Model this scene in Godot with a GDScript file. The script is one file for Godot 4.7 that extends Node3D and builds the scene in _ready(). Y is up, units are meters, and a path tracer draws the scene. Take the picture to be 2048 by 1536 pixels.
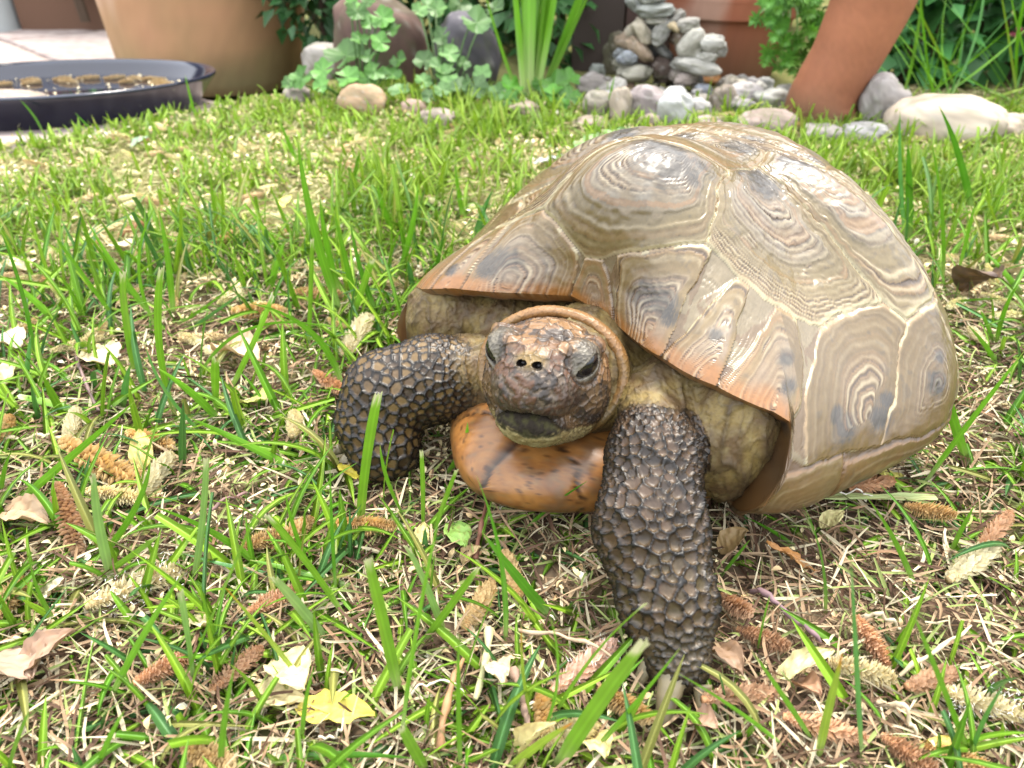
extends Node3D
# A tortoise walking towards the camera over a sparse, catkin-strewn lawn, with pots, pebbles and plants behind.

var rng := RandomNumberGenerator.new()
var nz := FastNoiseLite.new()      # broad noise
var nf := FastNoiseLite.new()      # fine noise
var used := {}
var tube_clay := 0.0

func numbered(called: String) -> String:
	if not used.has(called):
		used[called] = 0
		return called
	used[called] += 1
	return "%s_%03d" % [called, used[called]]

func tag(o: Node, label := "", category := "", group := "", kind := "") -> Node:
	if label: o.set_meta("label", label)
	if category: o.set_meta("category", category)
	if group: o.set_meta("group", group)
	if kind: o.set_meta("kind", kind)
	return o

func thing(called: String, label: String, category: String, at: Vector3, group := "") -> Node3D:
	var o := Node3D.new()
	o.name = numbered(called)
	add_child(o, true)
	o.position = at
	tag(o, label, category, group)
	return o

func part(called: String, m: Mesh, mat: Material, parent: Node, at := Vector3.ZERO) -> MeshInstance3D:
	var o := MeshInstance3D.new()
	o.name = numbered(called) if parent == self else called
	o.mesh = m
	if mat: o.material_override = mat
	o.position = at
	parent.add_child(o, true)
	return o

func lin(r: float, g: float, b: float) -> Color:
	return Color(r, g, b).linear_to_srgb()

func mat(rough := 0.7, spec := 0.5, col := Color.WHITE, vcol := true) -> StandardMaterial3D:
	var m := StandardMaterial3D.new()
	m.roughness = rough
	m.metallic_specular = spec
	m.albedo_color = col
	m.vertex_color_use_as_albedo = vcol
	m.vertex_color_is_srgb = true
	m.cull_mode = BaseMaterial3D.CULL_DISABLED
	return m

func mixc(a: Color, b: Color, t: float) -> Color:
	return a.lerp(b, clampf(t, 0.0, 1.0))

# Writes linear colours as sRGB bytes; windings are turned so that the given normals face front; normals are worked out when none are given.
func build_mesh(v: PackedVector3Array, c: PackedColorArray, idx: PackedInt32Array, n := PackedVector3Array(), uv := PackedVector2Array()) -> ArrayMesh:
	if n.is_empty():
		n = vertex_normals(v, idx)
	else:
		for i in range(0, idx.size(), 3):
			var a := v[idx[i]]
			if (v[idx[i + 1]] - a).cross(v[idx[i + 2]] - a).dot(n[idx[i]] + n[idx[i + 1]] + n[idx[i + 2]]) > 0.0:
				var k := idx[i + 1]
				idx[i + 1] = idx[i + 2]
				idx[i + 2] = k
	var arr := []
	arr.resize(Mesh.ARRAY_MAX)
	arr[Mesh.ARRAY_VERTEX] = v
	arr[Mesh.ARRAY_NORMAL] = n
	arr[Mesh.ARRAY_INDEX] = idx
	if c.size() == v.size():
		var s := PackedColorArray()
		s.resize(c.size())
		for i in c.size():
			var q := c[i]
			s[i] = Color(pow(maxf(q.r, 0.0), 0.4545), pow(maxf(q.g, 0.0), 0.4545), pow(maxf(q.b, 0.0), 0.4545))
		arr[Mesh.ARRAY_COLOR] = s
	if uv.size() == v.size():
		arr[Mesh.ARRAY_TEX_UV] = uv
	var m := ArrayMesh.new()
	m.add_surface_from_arrays(Mesh.PRIMITIVE_TRIANGLES, arr)
	return m

# area-weighted normals for clockwise triangles
func vertex_normals(v: PackedVector3Array, idx: PackedInt32Array) -> PackedVector3Array:
	var n := PackedVector3Array()
	n.resize(v.size())
	for i in range(0, idx.size(), 3):
		var a := idx[i]
		var b := idx[i + 1]
		var d := idx[i + 2]
		var f := (v[d] - v[a]).cross(v[b] - v[a])
		n[a] += f
		n[b] += f
		n[d] += f
	for i in n.size():
		n[i] = n[i].normalized()
	return n

# a grid of rows x cols vertices as triangles; wrap joins the last column to the first
func grid_idx(rows: int, cols: int, wrap := false, base := 0) -> PackedInt32Array:
	var idx := PackedInt32Array()
	for r in rows - 1:
		for k in (cols if wrap else cols - 1):
			var a := base + r * cols + k
			var b := base + r * cols + (k + 1) % cols
			idx.append_array([a, b, a + cols, b, b + cols, a + cols])
	return idx

func flip(idx: PackedInt32Array) -> PackedInt32Array:
	for i in range(0, idx.size(), 3):
		var k := idx[i + 1]
		idx[i + 1] = idx[i + 2]
		idx[i + 2] = k
	return idx

# swept tube along points with radii; colours by a callable (t, angle) or one colour
func tube(pts: Array, rad: Array, sides: int, col: Array, flat := 1.0) -> ArrayMesh:
	var v := PackedVector3Array()
	var c := PackedColorArray()
	var up := Vector3.UP if absf((pts[1] - pts[0]).normalized().y) < 0.9 else Vector3.RIGHT
	for i in pts.size():
		var d: Vector3 = (pts[mini(i + 1, pts.size() - 1)] - pts[maxi(i - 1, 0)]).normalized()
		var x := up.cross(d).normalized()
		var y := d.cross(x)
		up = y
		for k in sides:
			var a := TAU * k / sides
			v.append(pts[i] + (x * cos(a) + y * sin(a) * flat) * rad[i])
			c.append(col[i % col.size()])
	v.append(pts[0])
	v.append(pts[pts.size() - 1])
	c.append(col[0])
	c.append(col[(pts.size() - 1) % col.size()])
	if tube_clay > 0.0:
		for i in v.size():
			c[i] = clay(v[i], c[i] * 1.15, c[i] * 0.85, tube_clay)
	var idx := grid_idx(pts.size(), sides, true)
	var e := (pts.size() - 1) * sides
	for k in sides:
		idx.append_array([v.size() - 2, (k + 1) % sides, k, v.size() - 1, e + k, e + (k + 1) % sides])
	return build_mesh(v, c, flip(idx))

# profile of (radius, height) turned round the y axis
func lathe(prof: Array, sides: int, shade: Callable) -> ArrayMesh:
	var v := PackedVector3Array()
	var c := PackedColorArray()
	for i in prof.size():
		for k in sides:
			var a := TAU * k / sides
			var q := Vector3(cos(a) * prof[i].x, prof[i].y, sin(a) * prof[i].x)
			v.append(q)
			c.append(shade.call(q))
	return build_mesh(v, c, grid_idx(prof.size(), sides, true))

func world() -> void:
	var cam := Camera3D.new()
	cam.name = "camera"
	cam.position = Vector3(0, 0.2, 0)
	cam.rotation_degrees = Vector3(-33, 0, 0)
	cam.fov = 53.02
	cam.near = 0.01
	cam.far = 60.0
	var at := CameraAttributesPhysical.new()
	at.frustum_focal_length = 24.07
	at.frustum_focus_distance = 0.275
	at.frustum_near = 0.01
	at.frustum_far = 60.0
	at.exposure_aperture = 15.0
	cam.attributes = at
	add_child(cam)
	cam.current = true
	var we := WorldEnvironment.new()
	we.name = "world_environment"
	var e := Environment.new()
	e.background_mode = Environment.BG_SKY
	e.tonemap_mode = Environment.TONE_MAPPER_LINEAR
	e.tonemap_exposure = EXPOSURE
	e.sdfgi_enabled = true
	e.ssao_enabled = true
	e.ssil_enabled = true
	var sk := ProceduralSkyMaterial.new()
	sk.sky_top_color = Color(0.96, 0.97, 0.99)
	sk.sky_horizon_color = Color(0.52, 0.55, 0.60)
	sk.sky_curve = 0.25
	sk.ground_bottom_color = Color(0.25, 0.27, 0.2)
	sk.ground_horizon_color = Color(0.5, 0.52, 0.48)
	sk.sun_angle_max = 0.0
	var sky := Sky.new()
	sky.sky_material = sk
	e.sky = sky
	we.environment = e
	add_child(we)
	var sun := DirectionalLight3D.new()
	sun.name = "sun"
	sun.light_color = Color(1.0, 0.97, 0.92)
	sun.light_energy = 0.5
	sun.light_angular_distance = 14.0
	sun.shadow_enabled = true
	sun.rotation_degrees = Vector3(-68, 150, 0)
	add_child(sun)

const EXPOSURE := 4.4

func _ready() -> void:
	world()
	rng.seed = 7
	nz.seed = 11
	nz.frequency = 0.02
	nz.fractal_octaves = 3
	nf.seed = 5
	nf.frequency = 0.03
	nf.fractal_octaves = 2
	build_ground()
	build_back()
	build_tortoise()
	rng.seed = 21
	build_litter()
	build_grass()
	build_items()

# ---------------------------------------------------------------- the tortoise
# Body coordinates: x towards the head, y up, z to the animal's left, in metres from the plan origin; q2v turns them into the node's own axes.
const SC := Vector3(-0.305, 0.045, 0.0)
const SHELL_W := [-0.006, -0.127, 0.070, -0.502, -0.031, 0.464, 0.589, -0.111, 0.294, -0.574, -0.659, 0.050, -0.672, 0.298, 0.201, -0.061, 0.082, 0.161, -0.432, 1.161, -0.520, -0.285, 0.310, -0.733, 0.303, 0.086, 0.035, 0.134, 0.218, -0.051, 0.142, -0.277]
const SHELL_C := [Vector3(-0.26, 0.957, 0.128), Vector3(0.356, 0.929, 0.104), Vector3(-0.095, 0.871, 0.481), Vector3(0.408, 0.786, 0.465), Vector3(-0.473, 0.729, 0.495), Vector3(0.713, 0.7, 0.048), Vector3(0.118, 0.643, 0.757), Vector3(-0.787, 0.586, 0.194), Vector3(0.729, 0.557, 0.398), Vector3(-0.347, 0.5, 0.794), Vector3(0.44, 0.414, 0.797), Vector3(-0.775, 0.357, 0.521), Vector3(0.934, 0.329, 0.141), Vector3(-0.06, 0.271, 0.961), Vector3(-0.976, 0.214, 0.025), Vector3(0.741, 0.186, 0.645), Vector3(-0.583, 0.129, 0.802), Vector3(0.284, 0.043, 0.958), Vector3(-0.93, -0.014, 0.367), Vector3(0.933, -0.043, 0.357), Vector3(-0.273, -0.1, 0.957), Vector3(0.585, -0.186, 0.789), Vector3(-0.726, -0.243, 0.644), Vector3(0.962, -0.271, 0.015), Vector3(0.068, -0.329, 0.942), Vector3(-0.911, -0.386, 0.146), Vector3(0.76, -0.414, 0.501), Vector3(-0.419, -0.471, 0.776), Vector3(0.34, -0.557, 0.758), Vector3(-0.689, -0.614, 0.385), Vector3(0.745, -0.643, 0.176), Vector3(-0.103, -0.7, 0.707)]
var rtab := PackedFloat32Array()   # shell radius by azimuth (5 degree steps from -180) and elevation (5 degree steps from -90)

func q2v(q: Vector3) -> Vector3:
	return Vector3(q.x - SC.x, q.y, -q.z)

func dir_of(az: float, el: float) -> Vector3:
	var a := deg_to_rad(az)
	var e := deg_to_rad(el)
	return Vector3(cos(e) * cos(a), sin(e), cos(e) * sin(a))

func shell_radius_exact(d: Vector3) -> float:
	var a := 0.118 if d.x > 0 else 0.125
	var up := d.y > 0
	var h := pow(pow(absf(d.x) / a, 2.4) + pow(absf(d.z) / 0.116, 2.4), 1.0 / 2.4)
	var n2 := 1.9 if up else 2.6
	var r := pow(pow(h, n2) + pow(absf(d.y) / (0.082 if up else 0.036), n2), -1.0 / n2)
	var w := 0.0
	var m := Vector3(d.x, d.y, absf(d.z))
	for i in SHELL_W.size():
		var c: Vector3 = SHELL_C[i]
		w += SHELL_W[i] * (exp(-m.distance_squared_to(c) / 0.3528) + exp(-m.distance_squared_to(Vector3(c.x, c.y, -c.z)) / 0.3528))
	return r * (1.0 + w)

func shell_table() -> void:
	for i in 73:
		for k in 37:
			rtab.append(shell_radius_exact(dir_of(-180 + i * 5, -90 + k * 5)))

func cr(a: float, b: float, c: float, d: float, t: float) -> float:
	return b + 0.5 * t * (c - a + t * (2 * a - 5 * b + 4 * c - d + t * (3 * (b - c) + d - a)))

func shell_radius(az: float, el: float) -> float:
	var x := (az + 180.0) / 5.0
	var y := (el + 90.0) / 5.0
	var i := clampi(int(floor(x)), 0, 71)
	var k := clampi(int(floor(y)), 0, 35)
	var fx := x - i
	var fy := y - k
	var k0 := maxi(k - 1, 0)
	var k2 := k + 1
	var k3 := mini(k + 2, 36)
	var col := PackedFloat32Array([0, 0, 0, 0])
	for j in 4:
		var b := ((i + j - 1 + 72) % 72) * 37
		col[j] = cr(rtab[b + k0], rtab[b + k], rtab[b + k2], rtab[b + k3], fy)
	return cr(col[0], col[1], col[2], col[3], fx)

const RIM := [[-180, -16], [-60, -15], [-42.5, -13], [-40.5, 3.0], [-39, 4.6], [-33, 6.6], [-25.7, 9.9], [-14, 13.2], [-5.4, 15.3], [1, 13.9], [7.6, 12.9], [20.6, 11.7], [29.8, 9.9], [38, 7.0], [40.6, 5.4], [41.5, -13], [60, -15], [180, -16]]
func rim_el(az: float) -> float:
	for i in RIM.size() - 1:
		if az <= RIM[i + 1][0]:
			var t: float = (az - RIM[i][0]) / (RIM[i + 1][0] - RIM[i][0])
			return lerpf(RIM[i][1], RIM[i + 1][1], t)
	return -16.0

# name, areola (az, el), corners; family 0 vertebral, 1 costal, 2 marginal, 3 bridge
var scutes := []
func scute(called: String, fam: int, areola: Vector2, corners: Array, reach := 0.0) -> void:
	var a := dir_of(areola.x, areola.y)
	var edges := PackedVector3Array()
	var low := 1.0
	var cs := []
	for c in corners:
		cs.append(dir_of(c[0], c[1]))
	for i in cs.size():
		var n: Vector3 = cs[i].cross(cs[(i + 1) % cs.size()]).normalized()
		edges.append(n / a.dot(n))
		low = minf(low, a.dot(cs[i]))
	scutes.append({"name": called, "fam": fam, "a": a, "e": edges, "cos": low - 0.12, "seed": rng.randf() * 50.0})

func make_scutes() -> void:
	scute("nuchal_scute", 2, Vector2(0.8, 15.5), [[1.5, 25.7], [-3.5, 25.1], [-6.0, 15.3], [-7, 0], [9, 0], [7.4, 12.7]])
	scute("vertebral_scute", 0, Vector2(13, 50.0), [[1.5, 25.7], [25, 32.6], [29.3, 54.4], [-10, 53], [-19.2, 31], [-3.5, 25.1]])
	scute("vertebral_scute", 0, Vector2(40, 76), [[29.3, 54.4], [57.9, 65.2], [85.7, 71.7], [-110, 74], [-50, 64], [-10, 53]])
	scute("vertebral_scute", 0, Vector2(178, 62), [[85.7, 71.7], [89.1, 53.2], [146, 46], [-146, 46], [-100, 53], [-110, 74]])
	scute("vertebral_scute", 0, Vector2(180, 34), [[146, 46], [158, 22], [-158, 22], [-146, 46]])
	scute("vertebral_scute", 2, Vector2(180, 10), [[158, 22], [164, -2], [-164, -2], [-158, 22]])
	for s in [1.0, -1.0]:
		var L: bool = s > 0
		var A = [25, 32.6] if L else [-19.2, 31]
		var B = [29.3, 54.4] if L else [-10, 53]
		var Cc = [57.9, 65.2] if L else [-50, 64]
		var D = [85.7, 71.7] if L else [-110, 74]
		var E = [33.2, 26.2] if L else [-29.3, 24.2]
		var F = [42.2, 20.4] if L else [-37, 19.5]
		var G = [53.0 * s, 14.6]
		var Hh = [72.4 * s, 17.6]
		var I = [75.1 * s, 13.2]
		var J = [89.1, 53.2] if L else [-100, 53]
		var K = [88 * s, 15]
		var N = [1.5, 25.7] if L else [-3.5, 25.1]
		var r0 = [7.4, 12.7] if L else [-6.0, 15.3]
		var r0x = [9, 0] if L else [-7, 0]
		var r1 = [20.6, 12.1] if L else [-24.6, 10.4]
		var r1x = [17.5, 0] if L else [-23, 0]
		var r2 = [29.8, 10.0] if L else [-30.5, 8]
		var r2x = [26, 0] if L else [-29, 0]
		scute("costal_scute", 1, Vector2(45 * s, 57.5), [A, E, F, G, Hh, Cc, B])
		scute("costal_scute", 1, Vector2(80 * s, 62), [Cc, Hh, I, K, J, D])
		scute("costal_scute", 1, Vector2(118 * s, 46), [J, K, [126 * s, 14], [146 * s, 46]])
		scute("costal_scute", 1, Vector2(143 * s, 30), [[146 * s, 46], [126 * s, 14], [150 * s, 10], [158 * s, 22]])
		scute("marginal_scute", 2, Vector2(17.5 * s, 14.5), [N, A, E, r1, r1x, r0x, r0])
		scute("marginal_scute", 2, Vector2(28 * s, 11.5), [E, F, r2, r2x, r1x, r1])
		scute("marginal_scute", 2, Vector2(39 * s, 8.5), [F, G, [44.5 * s, 8.0], [42.2 * s, 3], [40 * s, -3], r2x, r2])
		scute("marginal_scute", 2, Vector2(57 * s, 2.0), [G, Hh, I, [58.4 * s, -3.0], [43.0 * s, -0.5], [42.6 * s, 4], [44.7 * s, 8.0]])
		scute("marginal_scute", 2, Vector2(75 * s, 2.0), [I, [85 * s, 14.3], [86 * s, 3.2], [76 * s, -5], [58.4 * s, -3.0]])
		scute("marginal_scute", 2, Vector2(97 * s, 3), [[85 * s, 14.3], [106 * s, 15], [108 * s, -4], [86 * s, -6]])
		for k in 3:
			var a0: float = (106.0 + k * 20) * s
			var a1: float = (126.0 + k * 20) * s
			scute("marginal_scute", 2, Vector2((a0 + a1) / 2, 2), [[a0, 15 - k], [a1, 14 - k], [a1, -8], [a0, -7]])
		scute("bridge_scute", 3, Vector2(45 * s, -10), [[38 * s, -0.4], [50.5 * s, -1.8], [48.5 * s, -36], [34 * s, -36]])
		scute("bridge_scute", 3, Vector2(70 * s, -16), [[50.5 * s, -1.8], [58.4 * s, -3.0], [76 * s, -5], [112 * s, -6], [112 * s, -40], [48.5 * s, -36]])
		scute("bridge_scute", 3, Vector2(140 * s, -18), [[112 * s, -5], [178 * s, -6], [178 * s, -40], [112 * s, -40]])

# worn black marks on the oldest horn: azimuth, elevation, size in degrees
const MARKS := [[11.3, 47.5, 7.0], [5.0, 50.0, 4.5], [49.4, 56.0, 7.0], [89.8, 60.0, 6.5], [80.0, 62.0, 4.0], [16.0, 20.5, 4.2], [19.5, 19.6, 3.2], [51.7, 1.2, 2.6], [50.0, 3.5, 1.4], [60.0, 0.6, 2.8], [62.5, 2.2, 1.8], [-20.5, 18.0, 3.4], [-22.5, 15.5, 3.0], [41.6, 12.7, 1.5], [41.0, 9.3, 1.5], [75.0, 2.5, 2.6], [78.0, 6.0, 1.5], [29, 16.5, 1.3], [100, 80, 5.0], [60, 78, 6.0], [-60, 76, 6.0], [-30, 12, 1.5], [-45, 50, 6], [-80, 55, 6], [118, 48, 6], [-118, 48, 6], [180, 60, 7], [97, 4, 2.5], [64, -14, 3.0], [57, -9.5, 2.0]]

func ring_noise(m: float, s: float) -> float:
	return nf.get_noise_2d(m * 37.0, s * 91.0)

func build_shell(root: Node3D) -> void:
	shell_table()
	make_scutes()
	var marks := []
	for k in MARKS:
		marks.append([dir_of(k[0], k[1]), deg_to_rad(k[2])])
	var azs := PackedFloat32Array()
	var a := -180.0
	while a < 180.0:
		azs.append(a)
		a += 3.0 if a < -100 or a > 118 else (0.5 if a < -45 or a > 96 else DETAIL)
	var NA := azs.size()
	var NR := int(76.0 / DETAIL)
	var LIP := 9
	var NT := NR + LIP
	var v := PackedVector3Array()
	var c := PackedColorArray()
	var ids := PackedInt32Array()
	v.resize(NA * NT)
	c.resize(NA * NT)
	ids.resize(NA * NT)
	var prev_tt := PackedFloat32Array()
	prev_tt.resize(NT)
	var pale := Color(0.86, 0.80, 0.55)
	var orange := Color(0.44, 0.24, 0.10)
	var olive := Color(0.31, 0.245, 0.115)
	var horn := Color(0.37, 0.30, 0.20)
	var grey := Color(0.34, 0.32, 0.285)
	var dark := Color(0.055, 0.055, 0.06)
	for j in NA:
		var az := azs[j]
		var e0 := rim_el(az)
		var cand := []
		var near_marks := []
		var last_tt := 0.0
		for i in NT:
			var u := minf(float(i) / (NR - 1), 1.0)
			var el := lerpf(89.99, 16.0, u / 0.62) if u < 0.62 else lerpf(16.0, e0, (u - 0.62) / 0.38)
			# below the rim the flank reaches forward to the breastplate
			var azw := az - signf(az) * 6.0 * smoothstep(4.0, -11.0, el) * smoothstep(80.0, 41.0, absf(az)) * float(absf(az) > 40.5)
			var d := dir_of(azw, el)
			var lip := i - NR + 1
			# which scute: the one with the smallest gauge
			if i % 12 == 0:
				cand.clear()
				near_marks.clear()
				for k in marks.size():
					if d.distance_to(marks[k][0]) < marks[k][1] * 2.0 + 0.05:
						near_marks.append(k)
				for k in scutes.size():
					if d.dot(scutes[k].a) > scutes[k].cos - 0.06:
						cand.append(k)
			var wx := nz.get_noise_3d(d.x * 300, d.y * 300, d.z * 300)
			var wy := nz.get_noise_3d(d.x * 300 + 500, d.y * 300, d.z * 300)
			var p := (d + Vector3(wx, wy, -wx) * 0.016).normalized()
			var t1 := 9.0
			var t2 := 9.0
			var id := 0
			var ts := 0.0
			for k in cand:
				var s: Dictionary = scutes[k]
				if p.dot(s.a) < s.cos:
					continue
				var t := -1.0
				var soft := 0.0
				for n: Vector3 in s.e:
					var g := 1.0 - p.dot(n)
					if g > t:
						t = g
					if g > 0.0:
						soft += pow(g, 7.0)
				if t < t1:
					t2 = t1
					t1 = t
					id = k
					ts = pow(soft, 1.0 / 7.0)
				elif t < t2:
					t2 = t
			var S: Dictionary = scutes[id]
			var fam: int = S.fam
			var sd: float = S.seed
			var t := clampf(t1, 0.0, 1.1)
			var gap := clampf((t2 - t1) * 2.2, 0.0, 1.0) if t2 < 8 else 1.0
			var seam := minf(gap, clampf((1.0 - t) * 6.0, 0.0, 1.0))
			var q := d * 100.0
			var n1 := nf.get_noise_3d(q.x * 9.0, q.y * 9.0, q.z * 9.0)
			var n2 := nf.get_noise_3d(q.x * 28.0, q.y * 28.0, q.z * 28.0 + 70)
			var n3 := nz.get_noise_3d(q.x * 4.0 + sd * 10, q.y * 4.0, q.z * 4.0)
			# growth rings
			var nm := nz.get_noise_3d(q.x * 5.5 + 30, q.y * 5.5, q.z * 5.5)
			var tt := lerpf(ts, t, 0.3) + nm * 0.016 + n1 * 0.0025 + n3 * 0.016
			var count := 21.0 if fam < 2 else 9.0
			var m := tt * count * (1.0 + 0.10 * sin(tt * 5.0 + sd))
			var band := floorf(m)
			var fr := m - band
			var amp := 0.9 + 0.8 * ring_noise(band, sd) + 0.5 * nm + 0.25 * n1
			var smooth_zone := smoothstep(0.66, 0.69, tt) * (1.0 - smoothstep(0.79, 0.83, tt)) * smoothstep(-0.25, 0.1, n3 + 0.15)
			if fam == 3:
				smooth_zone = 0.85
			elif fam == 2 and absf(az) > 43:
				smooth_zone = maxf(smooth_zone, smoothstep(0.5, 0.56, tt))
			amp = clampf(amp * (1.0 - 0.8 * smooth_zone), 0.05, 1.1)
			var fast := maxf(absf(tt - last_tt) if i > 0 else 0.0, absf(tt - prev_tt[i]) if j > 0 else 0.0) * count
			last_tt = tt
			prev_tt[i] = tt
			amp *= smoothstep(0.42, 0.16, fast)
			# older and younger bands of horn: some deeply ringed, some smooth
			var bandy := nz.get_noise_2d(tt * 190.0, sd * 77.0)
			amp *= 0.45 + 0.75 * smoothstep(-0.18, 0.22, bandy)
			# each ring is a step: a slow rise, a sharp dark drop, and finer lines between
			var m2 := m * 2.0 + 0.5 + nm * 0.8
			var fr2 := m2 - floorf(m2)
			var ridge := smoothstep(0.0, 0.3, fr) * (0.55 + 0.45 * fr)
			var line := smoothstep(0.36, 0.06, fr) + smoothstep(0.95, 1.0, fr) * 0.6
			var line2 := smoothstep(0.45, 0.08, fr2) * clampf(0.55 + ring_noise(floorf(m2) * 0.7 + 9.0, sd + 1.0) * 2.0 + n2, 0.0, 1.0)
			var fine := fr2
			# colour by age of the horn
			var k1 := ring_noise(band * 0.5 + 40, sd + 3)
			var col := mixc(horn, grey, 0.5 + n3 * 1.2)
			col = mixc(col, olive, smoothstep(0.55, 0.8, tt + n3 * 0.1))
			col = mixc(col, orange, clampf(k1 * 1.5 - 0.1, 0.0, 0.55) * (1.0 - smooth_zone * 0.8))
			col = mixc(col, olive * 0.9, smooth_zone * 0.6)
			if fam == 2:
				var lowp := smoothstep(9.0, -1.0, el - (e0 if absf(az) < 42 else -4.0))
				col = mixc(col, orange, 0.15 + 0.35 * lowp)
				if absf(az) < 43:
					col = mixc(col, Color(0.56, 0.23, 0.04), smoothstep(3.6, 0.6, el - e0 + n3 * 2.0) * 0.8)
				if absf(az) > 43:
					col = mixc(col, Color(0.20, 0.135, 0.05), 0.70)
			elif fam == 3:
				col = mixc(olive, Color(0.25, 0.135, 0.05), 0.62 + n3 * 0.5)
			# dark blotches on the old horn
			var patch := 0.0
			for k in near_marks:
				var mk: Array = marks[k]
				var dd := d - (mk[0] as Vector3)
				dd.y *= 1.5
				patch = maxf(patch, smoothstep(1.45, 0.55, dd.length() / mk[1] + n3 * 0.55 + n1 * 0.35 + (line - 0.3) * 0.35))
			patch = maxf(patch, smoothstep(0.34, 0.5, n3 * 0.8 + n1 * 0.5) * 0.35)
			col = mixc(col, dark.lerp(grey * 0.5, fine * 0.5), patch * 0.92)
			col = mixc(col, Color(0.085, 0.05, 0.028), clampf(line * amp, 0.0, 1.0) * 0.86)
			col = mixc(col, Color(0.12, 0.08, 0.05), line2 * amp * 0.55)
			col = mixc(col, Color(0.84, 0.75, 0.56), smoothstep(0.25, 0.45, fr) * smoothstep(0.8, 0.5, fr) * amp * 0.55 * (1.0 - patch * 0.6))
			col = mixc(col, orange, smoothstep(0.7, 0.95, fr) * amp * 0.26)
			# seams
			var sc := pale if (el < 40 and fam < 2) or n3 > 0.1 else orange.lerp(pale, 0.35)
			if fam == 3 or el < e0 + 3:
				sc = Color(0.30, 0.17, 0.07)
			col = mixc(col, sc, smoothstep(0.26, 0.08, seam) * 0.85)
			col = mixc(col, Color(0.14, 0.09, 0.05), smoothstep(0.035, 0.0, seam) * 0.7)
			col = col * (1.0 + n2 * 0.14 + n3 * 0.14)
			var h := 0.0016 * (1.0 - t * t) if fam < 2 else 0.0006 * (1.0 - t)
			h += (ridge - 0.6) * amp * (0.00040 if fam < 2 else 0.00034) - line2 * amp * 0.00014
			h -= 0.0008 * smoothstep(0.12, 0.0, seam)
			h += n3 * 0.0006 + n1 * 0.00008
			if fam < 2:   # each step of growth leaves a terrace
				h -= 0.0005 * smooth_zone
			var r := shell_radius(azw, el)
			var flare := smoothstep(9.0, 0.0, el - e0) if absf(az) < 42 else 0.0
			var P := SC + d * (r + h + flare * 0.0012)
			if lip > 0:
				var x := float(lip) / (LIP - 1)
				var inner := 0.02 if absf(az) < 42 else 0.012
				var base := SC + d * r
				var inw := Vector3(-d.x, 0, -d.z).normalized()
				var thick := 0.0042 + 0.0012 * nz.get_noise_1d(az * 6.0)
				if absf(az) < 42:
					P = base + Vector3.DOWN * thick * sin(minf(x * 3.0, 1.0) * PI / 2) + inw * (0.0015 * x + inner * pow(x, 1.6)) + Vector3.UP * 0.004 * x * x
				elif absf(az) < 46:
					# the rim turns in below its corner towards the breastplate
					var f := clampf((5.5 - e0) / 19.0, 0.0, 1.0)
					var to := Vector3(-0.224, 0.052, 0.066 * signf(az)).lerp(Vector3(-0.207, 0.024, 0.062 * signf(az)), f)
					P = base.lerp(to, pow(x, 0.8)) + Vector3(0.004 * sin(x * PI), 0, 0)
				else:
					P = base + inw * inner * 2.2 * x + Vector3.DOWN * 0.003 * sin(x * PI / 2)
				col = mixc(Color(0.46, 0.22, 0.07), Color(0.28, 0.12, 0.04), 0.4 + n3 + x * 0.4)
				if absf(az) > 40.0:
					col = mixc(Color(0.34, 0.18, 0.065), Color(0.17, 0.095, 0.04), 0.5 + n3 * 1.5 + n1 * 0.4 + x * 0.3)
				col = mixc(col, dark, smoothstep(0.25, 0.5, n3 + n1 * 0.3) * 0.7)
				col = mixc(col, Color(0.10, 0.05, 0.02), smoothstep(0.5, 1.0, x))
				id = -1
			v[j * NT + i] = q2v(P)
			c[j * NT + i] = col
			ids[j * NT + i] = id
	# triangles sorted by scute
	var lists := []
	for k in scutes.size() + 1:
		lists.append(PackedInt32Array())
	var all := PackedInt32Array()
	for j in NA:
		var jn := (j + 1) % NA
		for i in NT - 1:
			var q0 := j * NT + i
			var q1 := jn * NT + i
			var quad := [q0, q0 + 1, q1, q1, q0 + 1, q1 + 1]
			all.append_array(quad)
			lists[ids[q0] if i < NR - 1 else scutes.size()].append_array(quad)
	# orientation: outwards from the centre
	var tri := (v[all[1]] - v[all[0]]).cross(v[all[2]] - v[all[0]])
	var mid := 6 * (NT - 1) * (NA / 2) + 6 * (NR / 2)
	tri = (v[all[mid + 1]] - v[all[mid]]).cross(v[all[mid + 2]] - v[all[mid]])
	if tri.dot(v[all[mid]] - Vector3(0, SC.y, 0)) > 0:
		flip(all)
		for k in lists.size():
			lists[k] = flip(lists[k])
	var nrm := vertex_normals(v, all)
	var horn_mat := mat(0.36, 0.5, lin(0.385, 0.355, 0.305))
	horn_mat.clearcoat_enabled = true
	horn_mat.clearcoat = 0.3
	horn_mat.clearcoat_roughness = 0.22
	horn_mat.resource_name = "horn"
	var shell := sub_mesh("carapace", v, c, nrm, lists[scutes.size()], horn_mat, root)
	for k in scutes.size():
		if lists[k].size() > 30:
			sub_mesh(scutes[k].name, v, c, nrm, lists[k], horn_mat, shell)

func sub_mesh(called: String, v: PackedVector3Array, c: PackedColorArray, n: PackedVector3Array, list: PackedInt32Array, m: Material, parent: Node) -> MeshInstance3D:
	var to := {}
	var vv := PackedVector3Array()
	var cc := PackedColorArray()
	var nn := PackedVector3Array()
	var ii := PackedInt32Array()
	ii.resize(list.size())
	for k in list.size():
		var o := list[k]
		if not to.has(o):
			to[o] = vv.size()
			vv.append(v[o])
			cc.append(c[o])
			nn.append(n[o])
		ii[k] = to[o]
	return part(called, build_mesh(vv, cc, ii, nn), m, parent)

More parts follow.
